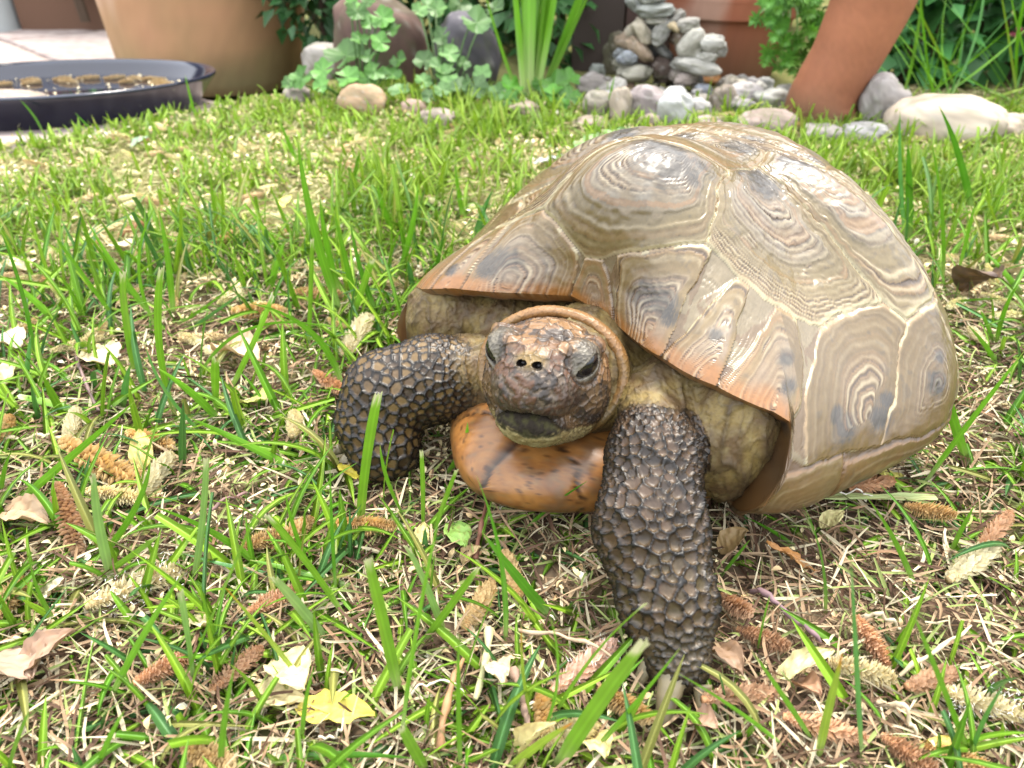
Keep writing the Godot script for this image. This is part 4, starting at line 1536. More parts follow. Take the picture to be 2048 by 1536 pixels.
const BLADES := [
	[-0.178, -0.3106, -0.1638, 0.0623, -0.2986, 0.0054, -0.0014, 1, "broad upright grass blade with notched brown tip, standing alone left of the right foreleg"],
	[-0.1865, -0.3746, -0.1729, 0.0677, -0.3626, 0.0034, 0.0016, 0, ""],
	[-0.1509, -0.2824, -0.1337, 0.0769, -0.2704, 0.0029, -0.0031, 1, ""],
	[-0.1887, -0.361, -0.1669, 0.0736, -0.349, 0.0018, -0.008, 0, ""],
	[-0.208, -0.361, -0.2204, 0.0607, -0.349, 0.0033, 0, 0, "long straight blade leaning up to the left, on the strewn lawn below the dish"],
	[-0.1941, -0.3722, -0.2085, 0.0634, -0.3602, 0.0031, -0.0022, 0, ""],
	[-0.2444, -0.3665, -0.2574, 0.0351, -0.3545, 0.0042, 0.0016, 0, ""],
	[-0.2333, -0.3206, -0.2164, 0.0777, -0.3086, 0.0023, 0.0025, 5, ""],
	[-0.1424, -0.4028, -0.1222, 0.0392, -0.3908, 0.0039, 0, 0, ""],
	[-0.1348, -0.3045, -0.1009, 0.0548, -0.2925, 0.0027, 0.0014, 1, ""],
	[-0.106, -0.345, -0.0917, 0.0632, -0.333, 0.0022, 0, 1, ""],
	[-0.1347, -0.2844, -0.1225, 0.0354, -0.2724, 0.0037, 0, 1, "short wide pale-green blade with frayed white tip, halfway between dish and right foreleg"],
	[-0.1852, -0.3637, -0.1202, 0.0466, -0.3517, 0.0021, 0.0032, 0, ""],
	[-0.177, -0.361, -0.1352, 0.0281, -0.349, 0.0023, 0.0011, 4, ""],
	[-0.1511, -0.3049, -0.0738, 0.0377, -0.2929, 0.002, -0.0142, 0, "thin grass blade arched over like a hoop, left of the tortoise"],
	[-0.0775, -0.2965, -0.109, 0.0553, -0.2845, 0.0031, 0.0093, 0, "long blade curving down to the elbow of the right foreleg, frayed at its tip"],
	[-0.1305, -0.2667, -0.14, 0.0523, -0.2547, 0.0024, -0.0043, 4, ""],
	[-0.1272, -0.2755, -0.1429, 0.0368, -0.2635, 0.0034, 0.0013, 0, "short glossy blade sloping down to the right with cut tip"],
	[-0.1958, -0.2213, -0.1233, 0.0578, -0.2093, 0.003, 0.0019, 0, "long dark blade rising from the left edge to a dry tip"],
	[-0.1782, -0.2767, -0.2179, 0.01, -0.2824, 0.0031, 0.0013, 1, ""],
	[-0.0874, -0.2486, -0.1221, 0.0315, -0.2366, 0.0032, 0, 0, "broad dark blade lying over the litter towards the right foreleg"],
	[-0.0774, -0.2718, -0.0991, 0.01, -0.2809, 0.0029, 0, 0, ""],
	[-0.2309, -0.3045, -0.2092, 0.0355, -0.2925, 0.003, 0, 4, ""],
	[-0.177, -0.2863, -0.1592, 0.0318, -0.2743, 0.003, 0, 4, ""],
	[-0.1376, -0.1851, -0.1211, 0.0561, -0.1731, 0.0032, 0, 2, "flat pale cut blade lying beside the pale catkin heap"],
	[-0.1484, -0.1933, -0.1083, 0.0555, -0.1813, 0.0024, 0.0042, 0, "dark pointed blade bending up over the pale catkin heap"],
	[-0.0991, -0.1401, -0.0533, 0.0903, -0.1281, 0.002, 0.0012, 0, "very long upright blade with pale bleached tip, in the left foreground"],
	[-0.0847, -0.1916, -0.1126, 0.0387, -0.1796, 0.0025, 0.0018, 0, "dark sharp-edged blade sloping down to the right over brown litter"],
	[-0.1197, -0.1384, -0.0762, 0.0657, -0.1264, 0.002, 0, 0, "long blade crossing in front of the fluffy pale catkin"],
	[-0.1442, -0.1876, -0.1109, 0.0288, -0.1756, 0.0023, 0.0003, 1, ""],
	[-0.057, -0.1836, -0.1134, 0.01, -0.188, 0.0019, -0.0014, 4, ""],
	[-0.1106, -0.1854, -0.0874, 0.0618, -0.1734, 0.0024, 0.0014, 2, ""],
	[-0.0957, -0.1452, -0.0828, 0.0513, -0.1332, 0.0023, 0, 2, ""],
	[-0.0524, -0.1672, -0.0666, 0.0568, -0.1552, 0.0019, 0.0006, 1, ""],
	[-0.059, -0.178, -0.0503, 0.0646, -0.166, 0.0012, 0, 5, ""],
	[-0.0693, -0.1893, -0.0684, 0.0462, -0.1773, 0.0016, -0.001, 0, ""],
	[-0.1998, -0.2284, -0.1768, 0.032, -0.2164, 0.0017, 0, 0, ""],
	[-0.1473, -0.167, -0.1351, 0.0435, -0.155, 0.0014, -0.0013, 0, ""],
	[-0.1589, -0.155, -0.1308, 0.01, -0.1514, 0.0027, -0.0016, 0, ""],
	[-0.0619, -0.1459, -0.0723, 0.0536, -0.1339, 0.0014, 0, 3, ""],
	[-0.033, -0.1409, -0.034, 0.0674, -0.1289, 0.0032, 0, 1, "broad bright blade with frayed white tip, upright in the middle foreground"],
	[-0.0314, -0.1274, -0.0132, 0.0996, -0.1154, 0.0015, -0.0008, 0, "tall thin blade leaning right, beside the broad frayed one in the foreground"],
	[0.0109, -0.1172, 0.0275, 0.0666, -0.1052, 0.0041, 0, 1, "widest bright blade with frayed white tip, just left of the front claw"],
	[0.01, -0.1318, 0.0306, 0.0626, -0.1198, 0.0013, -0.0009, 1, "thin blade with split white tip crossing in front of the left foreleg"],
	[-0.0032, -0.1172, 0.0138, 0.0396, -0.1052, 0.0025, 0, 3, ""],
	[0.0158, -0.1696, -0.0082, 0.0482, -0.1576, 0.0033, -0.0013, 5, "wide dark-green leaning blade below the breastplate"],
	[-0.0022, -0.1578, -0.0088, 0.0788, -0.1458, 0.0017, 0.0025, 5, "long glossy blade hanging in a curve below the breastplate"],
	[0.0215, -0.1234, 0.0373, 0.0578, -0.1114, 0.0015, 0.0008, 0, "narrow pointed blade in front of the left forefoot"],
	[-0.0141, -0.1186, -0.0111, 0.0689, -0.1066, 0.0014, 0, 0, ""],
	[0.0066, -0.1318, 0.0022, 0.0545, -0.1198, 0.0012, -0.0006, 3, ""],
	[0.0071, -0.1274, 0.0084, 0.0639, -0.1154, 0.0011, 0.0036, 0, ""],
	[-0.0519, -0.1836, -0.0878, 0.01, -0.1843, 0.0024, 0, 0, ""],
	[-0.0576, -0.1607, -0.0659, 0.0398, -0.1487, 0.003, 0, 2, ""],
	[-0.0213, -0.1626, -0.0287, 0.0496, -0.1506, 0.0027, 0, 2, ""],
	[-0.0296, -0.1595, -0.0091, 0.0447, -0.1475, 0.0023, 0, 1, ""],
	[-0.0738, -0.1192, -0.0243, 0.01, -0.1143, 0.0024, -0.0011, 5, "dark blade lying along the bottom edge of the photo"],
	[-0.0233, -0.1183, -0.0254, 0.0364, -0.1063, 0.0028, 0, 1, ""],
	[-0.0569, -0.2117, -0.0416, 0.0668, -0.1997, 0.0038, -0.0007, 1, "bright wide blade standing right in front of the right forefoot"],
	[-0.028, -0.2406, -0.0163, 0.0348, -0.2286, 0.0033, 0.0028, 0, "short bright blade touching the breastplate below the chin"],
	[-0.0329, -0.209, -0.0293, 0.046, -0.197, 0.0016, 0.0007, 1, ""],
	[-0.0299, -0.209, -0.0181, 0.0381, -0.197, 0.0017, 0, 1, ""],
	[-0.0394, -0.2144, -0.0436, 0.0446, -0.2024, 0.0021, -0.0019, 0, ""],
	[0.03, -0.2125, 0.0051, 0.01, -0.2121, 0.0018, -0.0007, 3, ""],
	[0.0035, -0.209, 0.0251, 0.0336, -0.197, 0.0018, 0, 5, ""],
	[0.0966, -0.1209, 0.0667, 0.0891, -0.1089, 0.0014, -0.0005, 4, "tall upright blue-green blade in the right foreground"],
	[0.1386, -0.1813, 0.1024, 0.0514, -0.1693, 0.0019, 0, 0, ""],
	[0.1036, -0.1717, 0.0799, 0.0571, -0.1597, 0.0018, 0.001, 5, ""],
	[0.1269, -0.1209, 0.0831, 0.0736, -0.1089, 0.0017, -0.0008, 0, "long blade leaning left in the lower right, crossing a pale catkin"],
	[0.1263, -0.1219, 0.1123, 0.0482, -0.1099, 0.0013, -0.0005, 4, ""],
	[0.0842, -0.1244, 0.0537, 0.0557, -0.1124, 0.0016, 0, 0, ""],
	[0.0832, -0.1198, 0.0713, 0.061, -0.1078, 0.0022, -0.0005, 3, "wide blade with a burnt orange tip in the right foreground"],
	[0.0772, -0.1225, 0.0368, 0.0508, -0.1105, 0.0011, 0, 0, ""],
	[0.1539, -0.1455, 0.1171, 0.0318, -0.1335, 0.002, 0, 0, ""],
	[0.076, -0.155, 0.0695, 0.0394, -0.143, 0.0012, -0.0006, 0, ""],
	[0.158, -0.2001, 0.1501, 0.0308, -0.1881, 0.0017, 0, 0, ""],
	[0.1286, -0.1225, 0.1361, 0.01, -0.1202, 0.0027, -0.0008, 5, ""],
	[0.3268, -0.5217, 0.2731, 0.0806, -0.5097, 0.0047, 0.0014, 5, "tall dark blade against the beige boulder at the right"],
	[0.2672, -0.4851, 0.2404, 0.0689, -0.4731, 0.0051, 0, 5, "stout upright blade with a dry brown tip, right of the shell top"],
	[0.2649, -0.4851, 0.231, 0.0866, -0.4731, 0.0028, -0.0027, 4, ""],
	[0.2607, -0.423, 0.2213, 0.0861, -0.411, 0.0023, 0.0018, 0, ""],
	[0.2734, -0.4336, 0.2622, 0.0487, -0.4216, 0.0027, 0, 0, ""],
	[0.2976, -0.4028, 0.2563, 0.0331, -0.3908, 0.0034, 0, 0, ""],
	[0.19, -0.2502, 0.1559, 0.0531, -0.2382, 0.0039, -0.0008, 0, "bright blade with a kinked tip overlapping the right rim of the shell"],
	[0.1652, -0.2375, 0.1741, 0.0673, -0.2255, 0.0022, 0, 0, ""],
	[0.2419, -0.3253, 0.2105, 0.0291, -0.3133, 0.0024, 0, 0, ""],
	[-0.0913, -0.3722, -0.099, 0.1025, -0.3602, 0.0045, -0.0038, 0, "tall narrow-waisted blade, the longest of the tuft left of the shell"],
	[-0.0974, -0.3964, -0.0986, 0.0661, -0.3844, 0.0038, -0.0011, 0, ""],
	[-0.0865, -0.384, -0.0894, 0.0626, -0.372, 0.0035, 0, 0, ""],
	[-0.0761, -0.4938, -0.0858, 0.0403, -0.4818, 0.0043, -0.0027, 0, ""],
	[-0.0705, -0.423, -0.051, 0.0652, -0.411, 0.0037, 0.0018, 0, ""],
	[-0.0334, -0.5217, -0.0378, 0.0463, -0.5097, 0.0041, -0.0021, 0, ""],
	[-0.0265, -0.4851, -0.0172, 0.0286, -0.4731, 0.0033, 0.0013, 4, ""],
	[-0.0886, -0.3722, -0.0705, 0.0407, -0.3602, 0.0037, 0, 1, ""],
	[-0.0285, -0.4938, -0.0125, 0.0354, -0.4818, 0.004, 0, 4, ""],
	[-0.0464, -0.423, -0.0379, 0.0336, -0.411, 0.0041, 0, 5, ""],
	[-0.0563, -0.4028, -0.0572, 0.0272, -0.3908, 0.0037, 0, 4, ""],
	[-0.0722, -0.3722, -0.0794, 0.0619, -0.3602, 0.0031, -0.0027, 5, ""],
	[-0.1799, -0.6492, -0.1872, 0.0402, -0.6372, 0.0037, -0.0017, 0, ""],
	[-0.1262, -0.5855, -0.1127, 0.0345, -0.5735, 0.0034, 0, 0, ""],
	[-0.1341, -0.3399, -0.1335, 0.0238, -0.3279, 0.002, 0, 0, ""],
	[0.2471, -0.3399, 0.2372, 0.0449, -0.3279, 0.0024, -0.0015, 0, ""],
	[0.2498, -0.345, 0.2272, 0.0266, -0.333, 0.0023, 0, 0, ""],
	[0.1043, -0.2026, 0.0819, 0.01, -0.2062, 0.0016, 0, 5, ""],
	[0.0718, -0.187, 0.0742, 0.0284, -0.175, 0.0013, 0, 5, ""],
	[0.094, -0.7977, 0.0994, 0.0454, -0.7857, 0.003, 0, 0, ""],
	[-0.4532, -0.7564, -0.4575, 0.0315, -0.7444, 0.0024, 0.0019, 5, ""],
	[-0.4025, -0.7564, -0.4099, 0.0202, -0.7444, 0.0024, 0, 5, ""],
	[-0.3227, -0.8076, -0.3196, 0.0434, -0.7956, 0.003, 0, 0, ""],
	[-0.1381, -0.1178, -0.1089, 0.0435, -0.1058, 0.0017, 0.0005, 0, ""],
	[-0.1136, -0.1172, -0.087, 0.0443, -0.1052, 0.0015, 0, 0, ""],
	[-0.0788, -0.1178, -0.0595, 0.0594, -0.1058, 0.0017, -0.0011, 0, ""],
	[-0.0591, -0.1259, -0.0455, 0.0486, -0.1139, 0.0013, 0, 0, ""],
]
const CATKINS := [
	[-0.1417, -0.2185, -0.1354, -0.2423, 0, "pale straw-coloured catkin at the top of a heap in the left foreground"],
	[-0.1772, -0.2456, -0.1383, -0.2242, 1, "tan catkin slanting down to the right, left of the yellow upright petal"],
	[-0.1583, -0.2199, -0.1374, -0.2171, 0, "palest catkin of the heap, lying level at its front"],
	[-0.1664, -0.219, -0.1533, -0.1939, 2, "reddish-brown bristly catkin lying end-on beside the wide tan leaf"],
	[-0.1329, -0.167, -0.1136, -0.1861, 0, "long pale catkin with white fluff in the left foreground"],
	[-0.0819, -0.167, -0.0722, -0.1732, 2, "short brown catkin under a pale frayed blade, left of centre"],
	[-0.0911, -0.1958, -0.0825, -0.2013, 1, "light tan catkin clump left of the long bleached-tip blade"],
	[-0.081, -0.1975, -0.0757, -0.2059, 1, "small tan catkin right of the bleached-tip blade"],
	[-0.107, -0.141, -0.0973, -0.1467, 2, "brown catkin lying near the bottom edge, left foreground"],
	[-0.0824, -0.1407, -0.0794, -0.1476, 2, "dark brown catkin beside the brown stalk at the bottom left"],
	[-0.1634, -0.1664, -0.1606, -0.1736, 1, "tan catkin cut off by the left edge of the photo"],
	[-0.063, -0.2095, -0.0437, -0.2025, 1, "tan catkin among stems straight below the right forefoot"],
	[-0.0144, -0.161, -0.0069, -0.1757, 1, "golden catkin standing beside a pale cut stem, below the breastplate"],
	[-0.001, -0.1757, 0.0003, -0.192, 1, "small upright golden catkin below the breastplate"],
	[0.0127, -0.1385, 0.031, -0.155, 3, "pinkish-brown catkin with white fluff, left of the front claw"],
	[0.0293, -0.1395, 0.0349, -0.126, 1, "pale tan catkin just left of the front claw"],
	[0.0942, -0.1453, 0.1099, -0.14, 0, "cream catkin lying beside a pale curled leaf, right of the left forefoot"],
	[0.1057, -0.1591, 0.1131, -0.1488, 2, "spiky brown catkin behind the cream one"],
	[0.1139, -0.1392, 0.1307, -0.1436, 2, "brown catkin to the right of the cream one"],
	[0.1242, -0.1353, 0.144, -0.1312, 0, "large cream catkin running off the right edge"],
	[0.0758, -0.1269, 0.0939, -0.1219, 2, "long brown catkin in front of the burnt-tip blade"],
	[0.0546, -0.1299, 0.0746, -0.1379, 2, "brown catkin right of the front claw"],
	[0.1027, -0.1204, 0.1084, -0.1143, 2, "brown catkin at the bottom edge beside a yellow petal"],
	[0.1146, -0.1199, 0.1198, -0.1148, 1, "tan catkin at the bottom right beside the yellow petal"],
	[0.1477, -0.1787, 0.1669, -0.1953, 0, "pale catkin upright-slanted on bare soil at the right"],
	[0.1643, -0.1951, 0.1787, -0.2069, 2, "brown catkin above the pale slanted one at the right edge"],
	[0.1303, -0.2262, 0.1464, -0.2279, 2, "brown catkin close under the shell rim at the right"],
	[0.0682, -0.1723, 0.0737, -0.1618, 2, "orange-brown catkin just right of the left foreleg"],
	[-0.0837, -0.3256, -0.0738, -0.3574, 0, "pale curved catkin behind the right foreleg"],
	[-0.09, -0.3037, -0.0752, -0.287, 2, "orange-brown catkin flat on the ground left of the right foreleg"],
	[-0.1861, -0.2556, -0.1866, -0.2723, 0, "stubby pale catkin in the left middle ground"],
	[-0.094, -0.2594, -0.0921, -0.2731, 0, "short cream catkin on bare soil left of the right forefoot"],
	[-0.1609, -0.2601, -0.1401, -0.2522, 1, "long tan catkin behind the yellow upright petal"],
	[-0.2141, -0.2573, -0.2123, -0.2636, 1, "tan catkin at the left edge beside a pale straw"],
	[-0.2233, -0.4772, -0.205, -0.4542, 0, "thick cream catkin on the far lawn at the left"],
	[0.0073, -0.135, 0.0105, -0.1272, 1, "small tan catkin behind the pale curled petals"],
	[-0.0846, -0.1184, -0.0755, -0.1148, 1, "tan catkin at the bottom edge, left of centre"],
	[0.0115, -0.1199, 0.0195, -0.1272, 0, "pale catkin half hidden by the widest blade"],
	[-0.1913, -0.4646, -0.1702, -0.4815, 1, "tan catkin on the far lawn"],
	[-0.1213, -0.3865, -0.0973, -0.3927, 1, "tan catkin lying left of the shell tip"],
	[-0.2596, -0.4815, -0.245, -0.4947, 2, "brown catkin on the strewn lawn below the dish"],
	[-0.1502, -0.3804, -0.1237, -0.3629, 1, "pale brown catkin in the tuft left of the tortoise"],
	[0.0721, -0.1576, 0.0813, -0.152, 2, "dull brown catkin right of the left forefoot wrist"],
	[0.1509, -0.2171, 0.1583, -0.209, 1, "tan catkin on the soil right of the shell"],
]
const LEAVES := [
	[-0.1475, -0.2385, -0.1527, -0.2547, 0.5, 0.01, Color(0.62, 0.52, 0.16), 0.1, "dry yellow petal-shaped leaf standing upright behind the pale catkin heap"],
	[-0.145, -0.1413, -0.1297, -0.1516, 0.6, 0.012, Color(0.3, 0.19, 0.125), 0.9, "brown curled dry leaf at the lower left"],
	[-0.1519, -0.1554, -0.1369, -0.1381, 0.75, 0.008, Color(0.36, 0.25, 0.18), 0.7, "pinkish-tan dry leaf half of a folded pair at the lower left"],
	[-0.1906, -0.2138, -0.1654, -0.2038, 0.55, 0.004, Color(0.4, 0.28, 0.17), 0.8, "wide tan dry leaf beside the reddish catkin"],
	[-0.0617, -0.1344, -0.0378, -0.1287, 0.42, 0.004, Color(0.66, 0.56, 0.1), 0.3, "bright yellow fallen leaf in the middle foreground"],
	[-0.0761, -0.1388, -0.059, -0.135, 0.6, 0.004, Color(0.72, 0.62, 0.33), 0.4, "large cream fallen leaf behind the bright yellow one"],
	[-0.0707, -0.1518, -0.0581, -0.1345, 0.6, 0.01, Color(0.7, 0.6, 0.32), 0.5, "cream leaf raised over the large cream leaf"],
	[-0.0059, -0.1496, -0.0022, -0.1328, 0.42, 0.014, Color(0.66, 0.56, 0.36), 0.7, "curled cream petal-like leaf standing in the centre foreground"],
	[-0.0326, -0.1978, -0.0318, -0.2058, 0.6, 0.006, Color(0.6, 0.53, 0.2), 0.4, "pale yellow leaf among stems below the breastplate"],
	[-0.0172, -0.1911, -0.0108, -0.1934, 0.8, 0.006, Color(0.44, 0.33, 0.16), 1.0, "crumpled tan leaf below the breastplate"],
	[-0.1472, -0.3348, -0.1195, -0.3116, 0.6, 0.008, Color(0.62, 0.46, 0.3), 1.0, "curled beige leaf left of the right foreleg"],
	[-0.2079, -0.3299, -0.1884, -0.3087, 0.7, 0.006, Color(0.64, 0.56, 0.34), 0.4, "small cream leaf on the lawn left of the tortoise"],
	[-0.2353, -0.2941, -0.2318, -0.3116, 0.6, 0.008, Color(0.6, 0.51, 0.28), 0.7, "cream leaf folded at the left edge"],
	[-0.2637, -0.345, -0.2409, -0.3273, 0.6, 0.006, Color(0.62, 0.56, 0.38), 0.5, "pale leaf at the left edge above the folded one"],
	[-0.1199, -0.29, -0.1086, -0.2816, 1.0, 0.005, Color(0.52, 0.55, 0.16), 0.5, "round yellow-green leaf left of the right foreleg"],
	[-0.3177, -0.4418, -0.2858, -0.4207, 0.45, 0.004, Color(0.6, 0.54, 0.33), 0.3, "long cream leaf at the left edge of the far lawn"],
	[0.259, -0.3999, 0.2593, -0.3746, 0.9, 0.022, Color(0.1, 0.065, 0.05), 0.9, "dark brown withered leaf standing right of the shell"],
	[0.113, -0.208, 0.1213, -0.2106, 0.7, 0.006, Color(0.58, 0.53, 0.24), 0.5, "pale yellow petal under the right side of the shell"],
	[-0.0655, -0.2432, -0.0596, -0.2306, 0.9, 0.003, Color(0.62, 0.52, 0.06), 0.5, "yellow leaf scrap under the right forefoot"],
	[0.0619, -0.1554, 0.0658, -0.1391, 0.55, 0.006, Color(0.26, 0.17, 0.11), 0.9, "dull brown leaf right of the left forefoot"],
	[0.0497, -0.1285, 0.0551, -0.1225, 1.0, 0.007, Color(0.4, 0.25, 0.17), 1.0, "pinkish-brown curled leaf right of the front claw"],
	[0.0827, -0.1405, 0.0861, -0.1327, 0.9, 0.006, Color(0.3, 0.17, 0.1), 1.0, "brown cupped leaf under the cream catkin"],
	[0.0728, -0.1934, 0.0817, -0.1967, 0.8, 0.008, Color(0.28, 0.19, 0.08), 0.8, "brown leaf in the shade beside the left foreleg"],
	[0.1054, -0.1887, 0.0877, -0.1934, 0.16, 0.006, Color(0.42, 0.2, 0.06), 0.3, "narrow orange dry leaf on the soil under the shell"],
	[0.112, -0.1197, 0.118, -0.1214, 0.6, 0.006, Color(0.66, 0.55, 0.14), 0.4, "yellow petal between two catkins at the bottom right"],
	[0.0782, -0.1426, 0.0933, -0.1448, 0.42, 0.01, Color(0.62, 0.58, 0.3), 0.9, "pale green curled leaf beside the cream catkin"],
	[0.1515, -0.2401, 0.1445, -0.2294, 0.8, 0.005, Color(0.62, 0.58, 0.14), 0.3, "yellow petal close to the shell rim"],
	[0.0035, -0.1182, 0.0113, -0.119, 0.5, 0.016, Color(0.64, 0.55, 0.26), 1.6, "curled pale yellow petal at the bottom edge"],
	[0.0215, -0.1255, 0.0242, -0.1137, 0.6, 0.008, Color(0.62, 0.55, 0.24), 0.5, "cream petal right of the widest blade"],
	[-0.1047, -0.1661, -0.092, -0.1583, 0.35, 0.006, Color(0.6, 0.52, 0.28), 0.4, "cream petal lying under the dark sloping blade"],
	[-0.1557, -0.1733, -0.1467, -0.177, 0.6, 0.006, Color(0.6, 0.55, 0.38), 0.4, "pale leaf behind the cut green stalk"],
	[-0.1671, -0.5335, -0.1598, -0.5432, 0.7, 0.008, Color(0.66, 0.6, 0.16), 0.4, "yellow leaf on the far lawn left of centre"],
	[-0.2599, -0.4694, -0.2404, -0.4554, 0.6, 0.005, Color(0.66, 0.62, 0.42), 0.4, "cream leaf scrap on the far lawn"],
	[0.0468, -0.6827, 0.106, -0.7006, 0.35, 0.012, Color(0.2, 0.34, 0.13), 0.3, "grey-green dandelion leaf behind the shell top"],
	[0.0109, -0.6394, 0.0443, -0.6406, 0.3, 0.006, Color(0.4, 0.42, 0.4), 0.2, "silvery grey leaf lying behind the left of the shell"],
	[-0.3364, -0.6827, -0.3222, -0.6919, 0.9, 0.008, Color(0.22, 0.3, 0.2), 0.4, "grey-green leaf at the edge of the paving"],
	[-0.0219, -0.2098, -0.0162, -0.1919, 0.5, 0.008, Color(0.2, 0.34, 0.07), 0.3, "small green leaf below the breastplate"],
	[0.0896, -0.225, 0.1597, -0.2199, 0.05, 0.004, Color(0.3, 0.36, 0.14), 0.1, "thick pale green stalk lying along the ground right of the shell"],
]
const TWIGS := [
	[-0.2142, -0.2569, -0.198, -0.2579, -0.1743, -0.2565, 0.0011, Color(0.55, 0.46, 0.3), "thick pale straw lying at the left edge"],
	[-0.25, -0.3565, -0.2208, -0.3188, -0.1873, -0.3031, 0.0008, Color(0.16, 0.075, 0.05), "thin dark red stem in the left middle ground"],
	[-0.2191, -0.3331, -0.2024, -0.3053, -0.1813, -0.2768, 0.001, Color(0.19, 0.13, 0.12), "purplish bent stem on the left lawn"],
	[-0.1215, -0.2087, -0.111, -0.2101, -0.1006, -0.2253, 0.0008, Color(0.2, 0.12, 0.11), "purplish stem left of the long bleached-tip blade"],
	[-0.0623, -0.3234, -0.0398, -0.3188, -0.0905, -0.3053, 0.0007, Color(0.18, 0.08, 0.05), "thin brown stem behind the right foreleg"],
	[0.0002, -0.1603, 0.0241, -0.1565, 0.0398, -0.1373, 0.0007, Color(0.4, 0.3, 0.2), "long thin straw in front of the left forefoot"],
	[-0.0006, -0.1457, 0.0037, -0.1357, 0.0043, -0.1248, 0.0016, Color(0.3, 0.2, 0.15), "thick brown cut stalk in the centre foreground"],
	[-0.0128, -0.1901, -0.0108, -0.2074, -0.0067, -0.2357, 0.001, Color(0.17, 0.075, 0.045), "reddish dry stem leaning on the breastplate"],
	[-0.0294, -0.1373, -0.0197, -0.1431, -0.0135, -0.1357, 0.0004, Color(0.66, 0.6, 0.46), "white wiry dry stem looping in the centre foreground"],
	[-0.0524, -0.1234, -0.0451, -0.1205, -0.0467, -0.1294, 0.0004, Color(0.62, 0.56, 0.42), "curly white dry fibre in front of the bright yellow leaf"],
	[0.0788, -0.1766, 0.0867, -0.1642, 0.0946, -0.1547, 0.0011, Color(0.19, 0.12, 0.13), "purple-brown stem right of the left foreleg"],
	[0.1146, -0.144, 0.1297, -0.151, 0.144, -0.1613, 0.0008, Color(0.5, 0.42, 0.27), "straight pale straw crossing the lower right"],
	[0.104, -0.1357, 0.1091, -0.1309, 0.1114, -0.1234, 0.0009, Color(0.52, 0.42, 0.28), "pale straw between two brown catkins at the lower right"],
	[0.1105, -0.1642, 0.1161, -0.1623, 0.1214, -0.1599, 0.0008, Color(0.45, 0.38, 0.26), "pale broken straw on the soil at the right"],
	[0.1121, -0.2182, 0.1279, -0.2253, 0.1396, -0.221, 0.0004, Color(0.62, 0.58, 0.5), "fine whitish rootlets below the shell rim"],
	[-0.0195, -0.1219, -0.018, -0.1389, -0.0129, -0.1547, 0.0012, Color(0.36, 0.2, 0.1), "long brown dry blade in the centre foreground"],
	[-0.0077, -0.1623, -0.0059, -0.151, -0.0106, -0.1357, 0.0014, Color(0.5, 0.48, 0.25), "pale cut stem beside the golden catkin"],
]

# a bent ribbon from base to tip; bow pushes its middle sideways
func ribbon(base: Vector3, tip: Vector3, wid: float, bow: float, kind: int, seed: int) -> ArrayMesh:
	var r := RandomNumberGenerator.new()
	r.seed = 900 + seed
	var d := tip - base
	var view := (base * Vector3(1, 0, 1) - Vector3(0, 0.1, 0)).normalized()
	var side := d.cross(view).normalized()
	side = side.rotated(d.normalized(), r.randf_range(-0.6, 0.6))
	var nrm := side.cross(d).normalized()
	var mid := (base + tip) * 0.5 + d.cross(view).normalized() * -bow * 2.0 + nrm * r.randf_range(-0.05, 0.05) * d.length() + Vector3.UP * 0.04 * d.length()
	var green: Color = [Color(0.120, 0.290, 0.016), Color(0.150, 0.310, 0.020), Color(0.21, 0.34, 0.11), Color(0.24, 0.34, 0.035), Color(0.085, 0.235, 0.060), Color(0.070, 0.215, 0.012)][kind] * r.randf_range(0.88, 1.12)
	var v := PackedVector3Array()
	var c := PackedColorArray()
	var n := PackedVector3Array()
	var rows := 22
	var torn := kind == 1 or kind == 2
	for i in rows:
		var t := i / float(rows - 1)
		var p := base.lerp(mid, t).lerp(mid.lerp(tip, t), t)
		var w := wid * 0.5 * (0.72 + 0.28 * smoothstep(0.0, 0.3, t))
		if torn:
			w *= 1.0 - 0.25 * smoothstep(0.75, 1.0, t)
		else:
			w *= 1.0 - 0.94 * pow(t, 3.0)
		var tw := side.rotated(d.normalized(), 0.5 * sin(t * 2.5 + seed) * r.randf_range(0.9, 1.0))
		var up := tw.cross(d).normalized()
		for k in 7:
			var u := k / 3.0 - 1.0
			var end := Vector3.ZERO
			if torn and i == rows - 1:
				end = d.normalized() * r.randf_range(-0.7, 0.9) * wid * 0.45 + up * r.randf_range(-0.2, 0.2) * wid
			v.append(p + tw * u * w + up * absf(u) * w * 0.38 + end)
			n.append((up + tw * -u * 0.35).normalized())
			var col: Color = green
			col = mixc(Color(0.32, 0.40, 0.15), col, smoothstep(0.0, 0.28, t + 0.03 * sin(u * 5)))
			col = col * (1.22 if k == 3 else (0.93 if k % 2 == 0 else 1.03)) * (1.0 + 0.06 * sin(t * 30.0 + seed))
			if torn:
				col = mixc(col, Color(0.58, 0.54, 0.38), smoothstep(0.93, 0.975, t + r.randf_range(-0.02, 0.02)))
			elif kind == 3:
				col = mixc(col, Color(0.48, 0.17, 0.03), smoothstep(0.80, 0.95, t))
			else:
				col = mixc(col, Color(0.33, 0.33, 0.10), smoothstep(0.93, 1.0, t))
			c.append(col)
	return build_mesh(v, c, grid_idx(rows, 7), n)

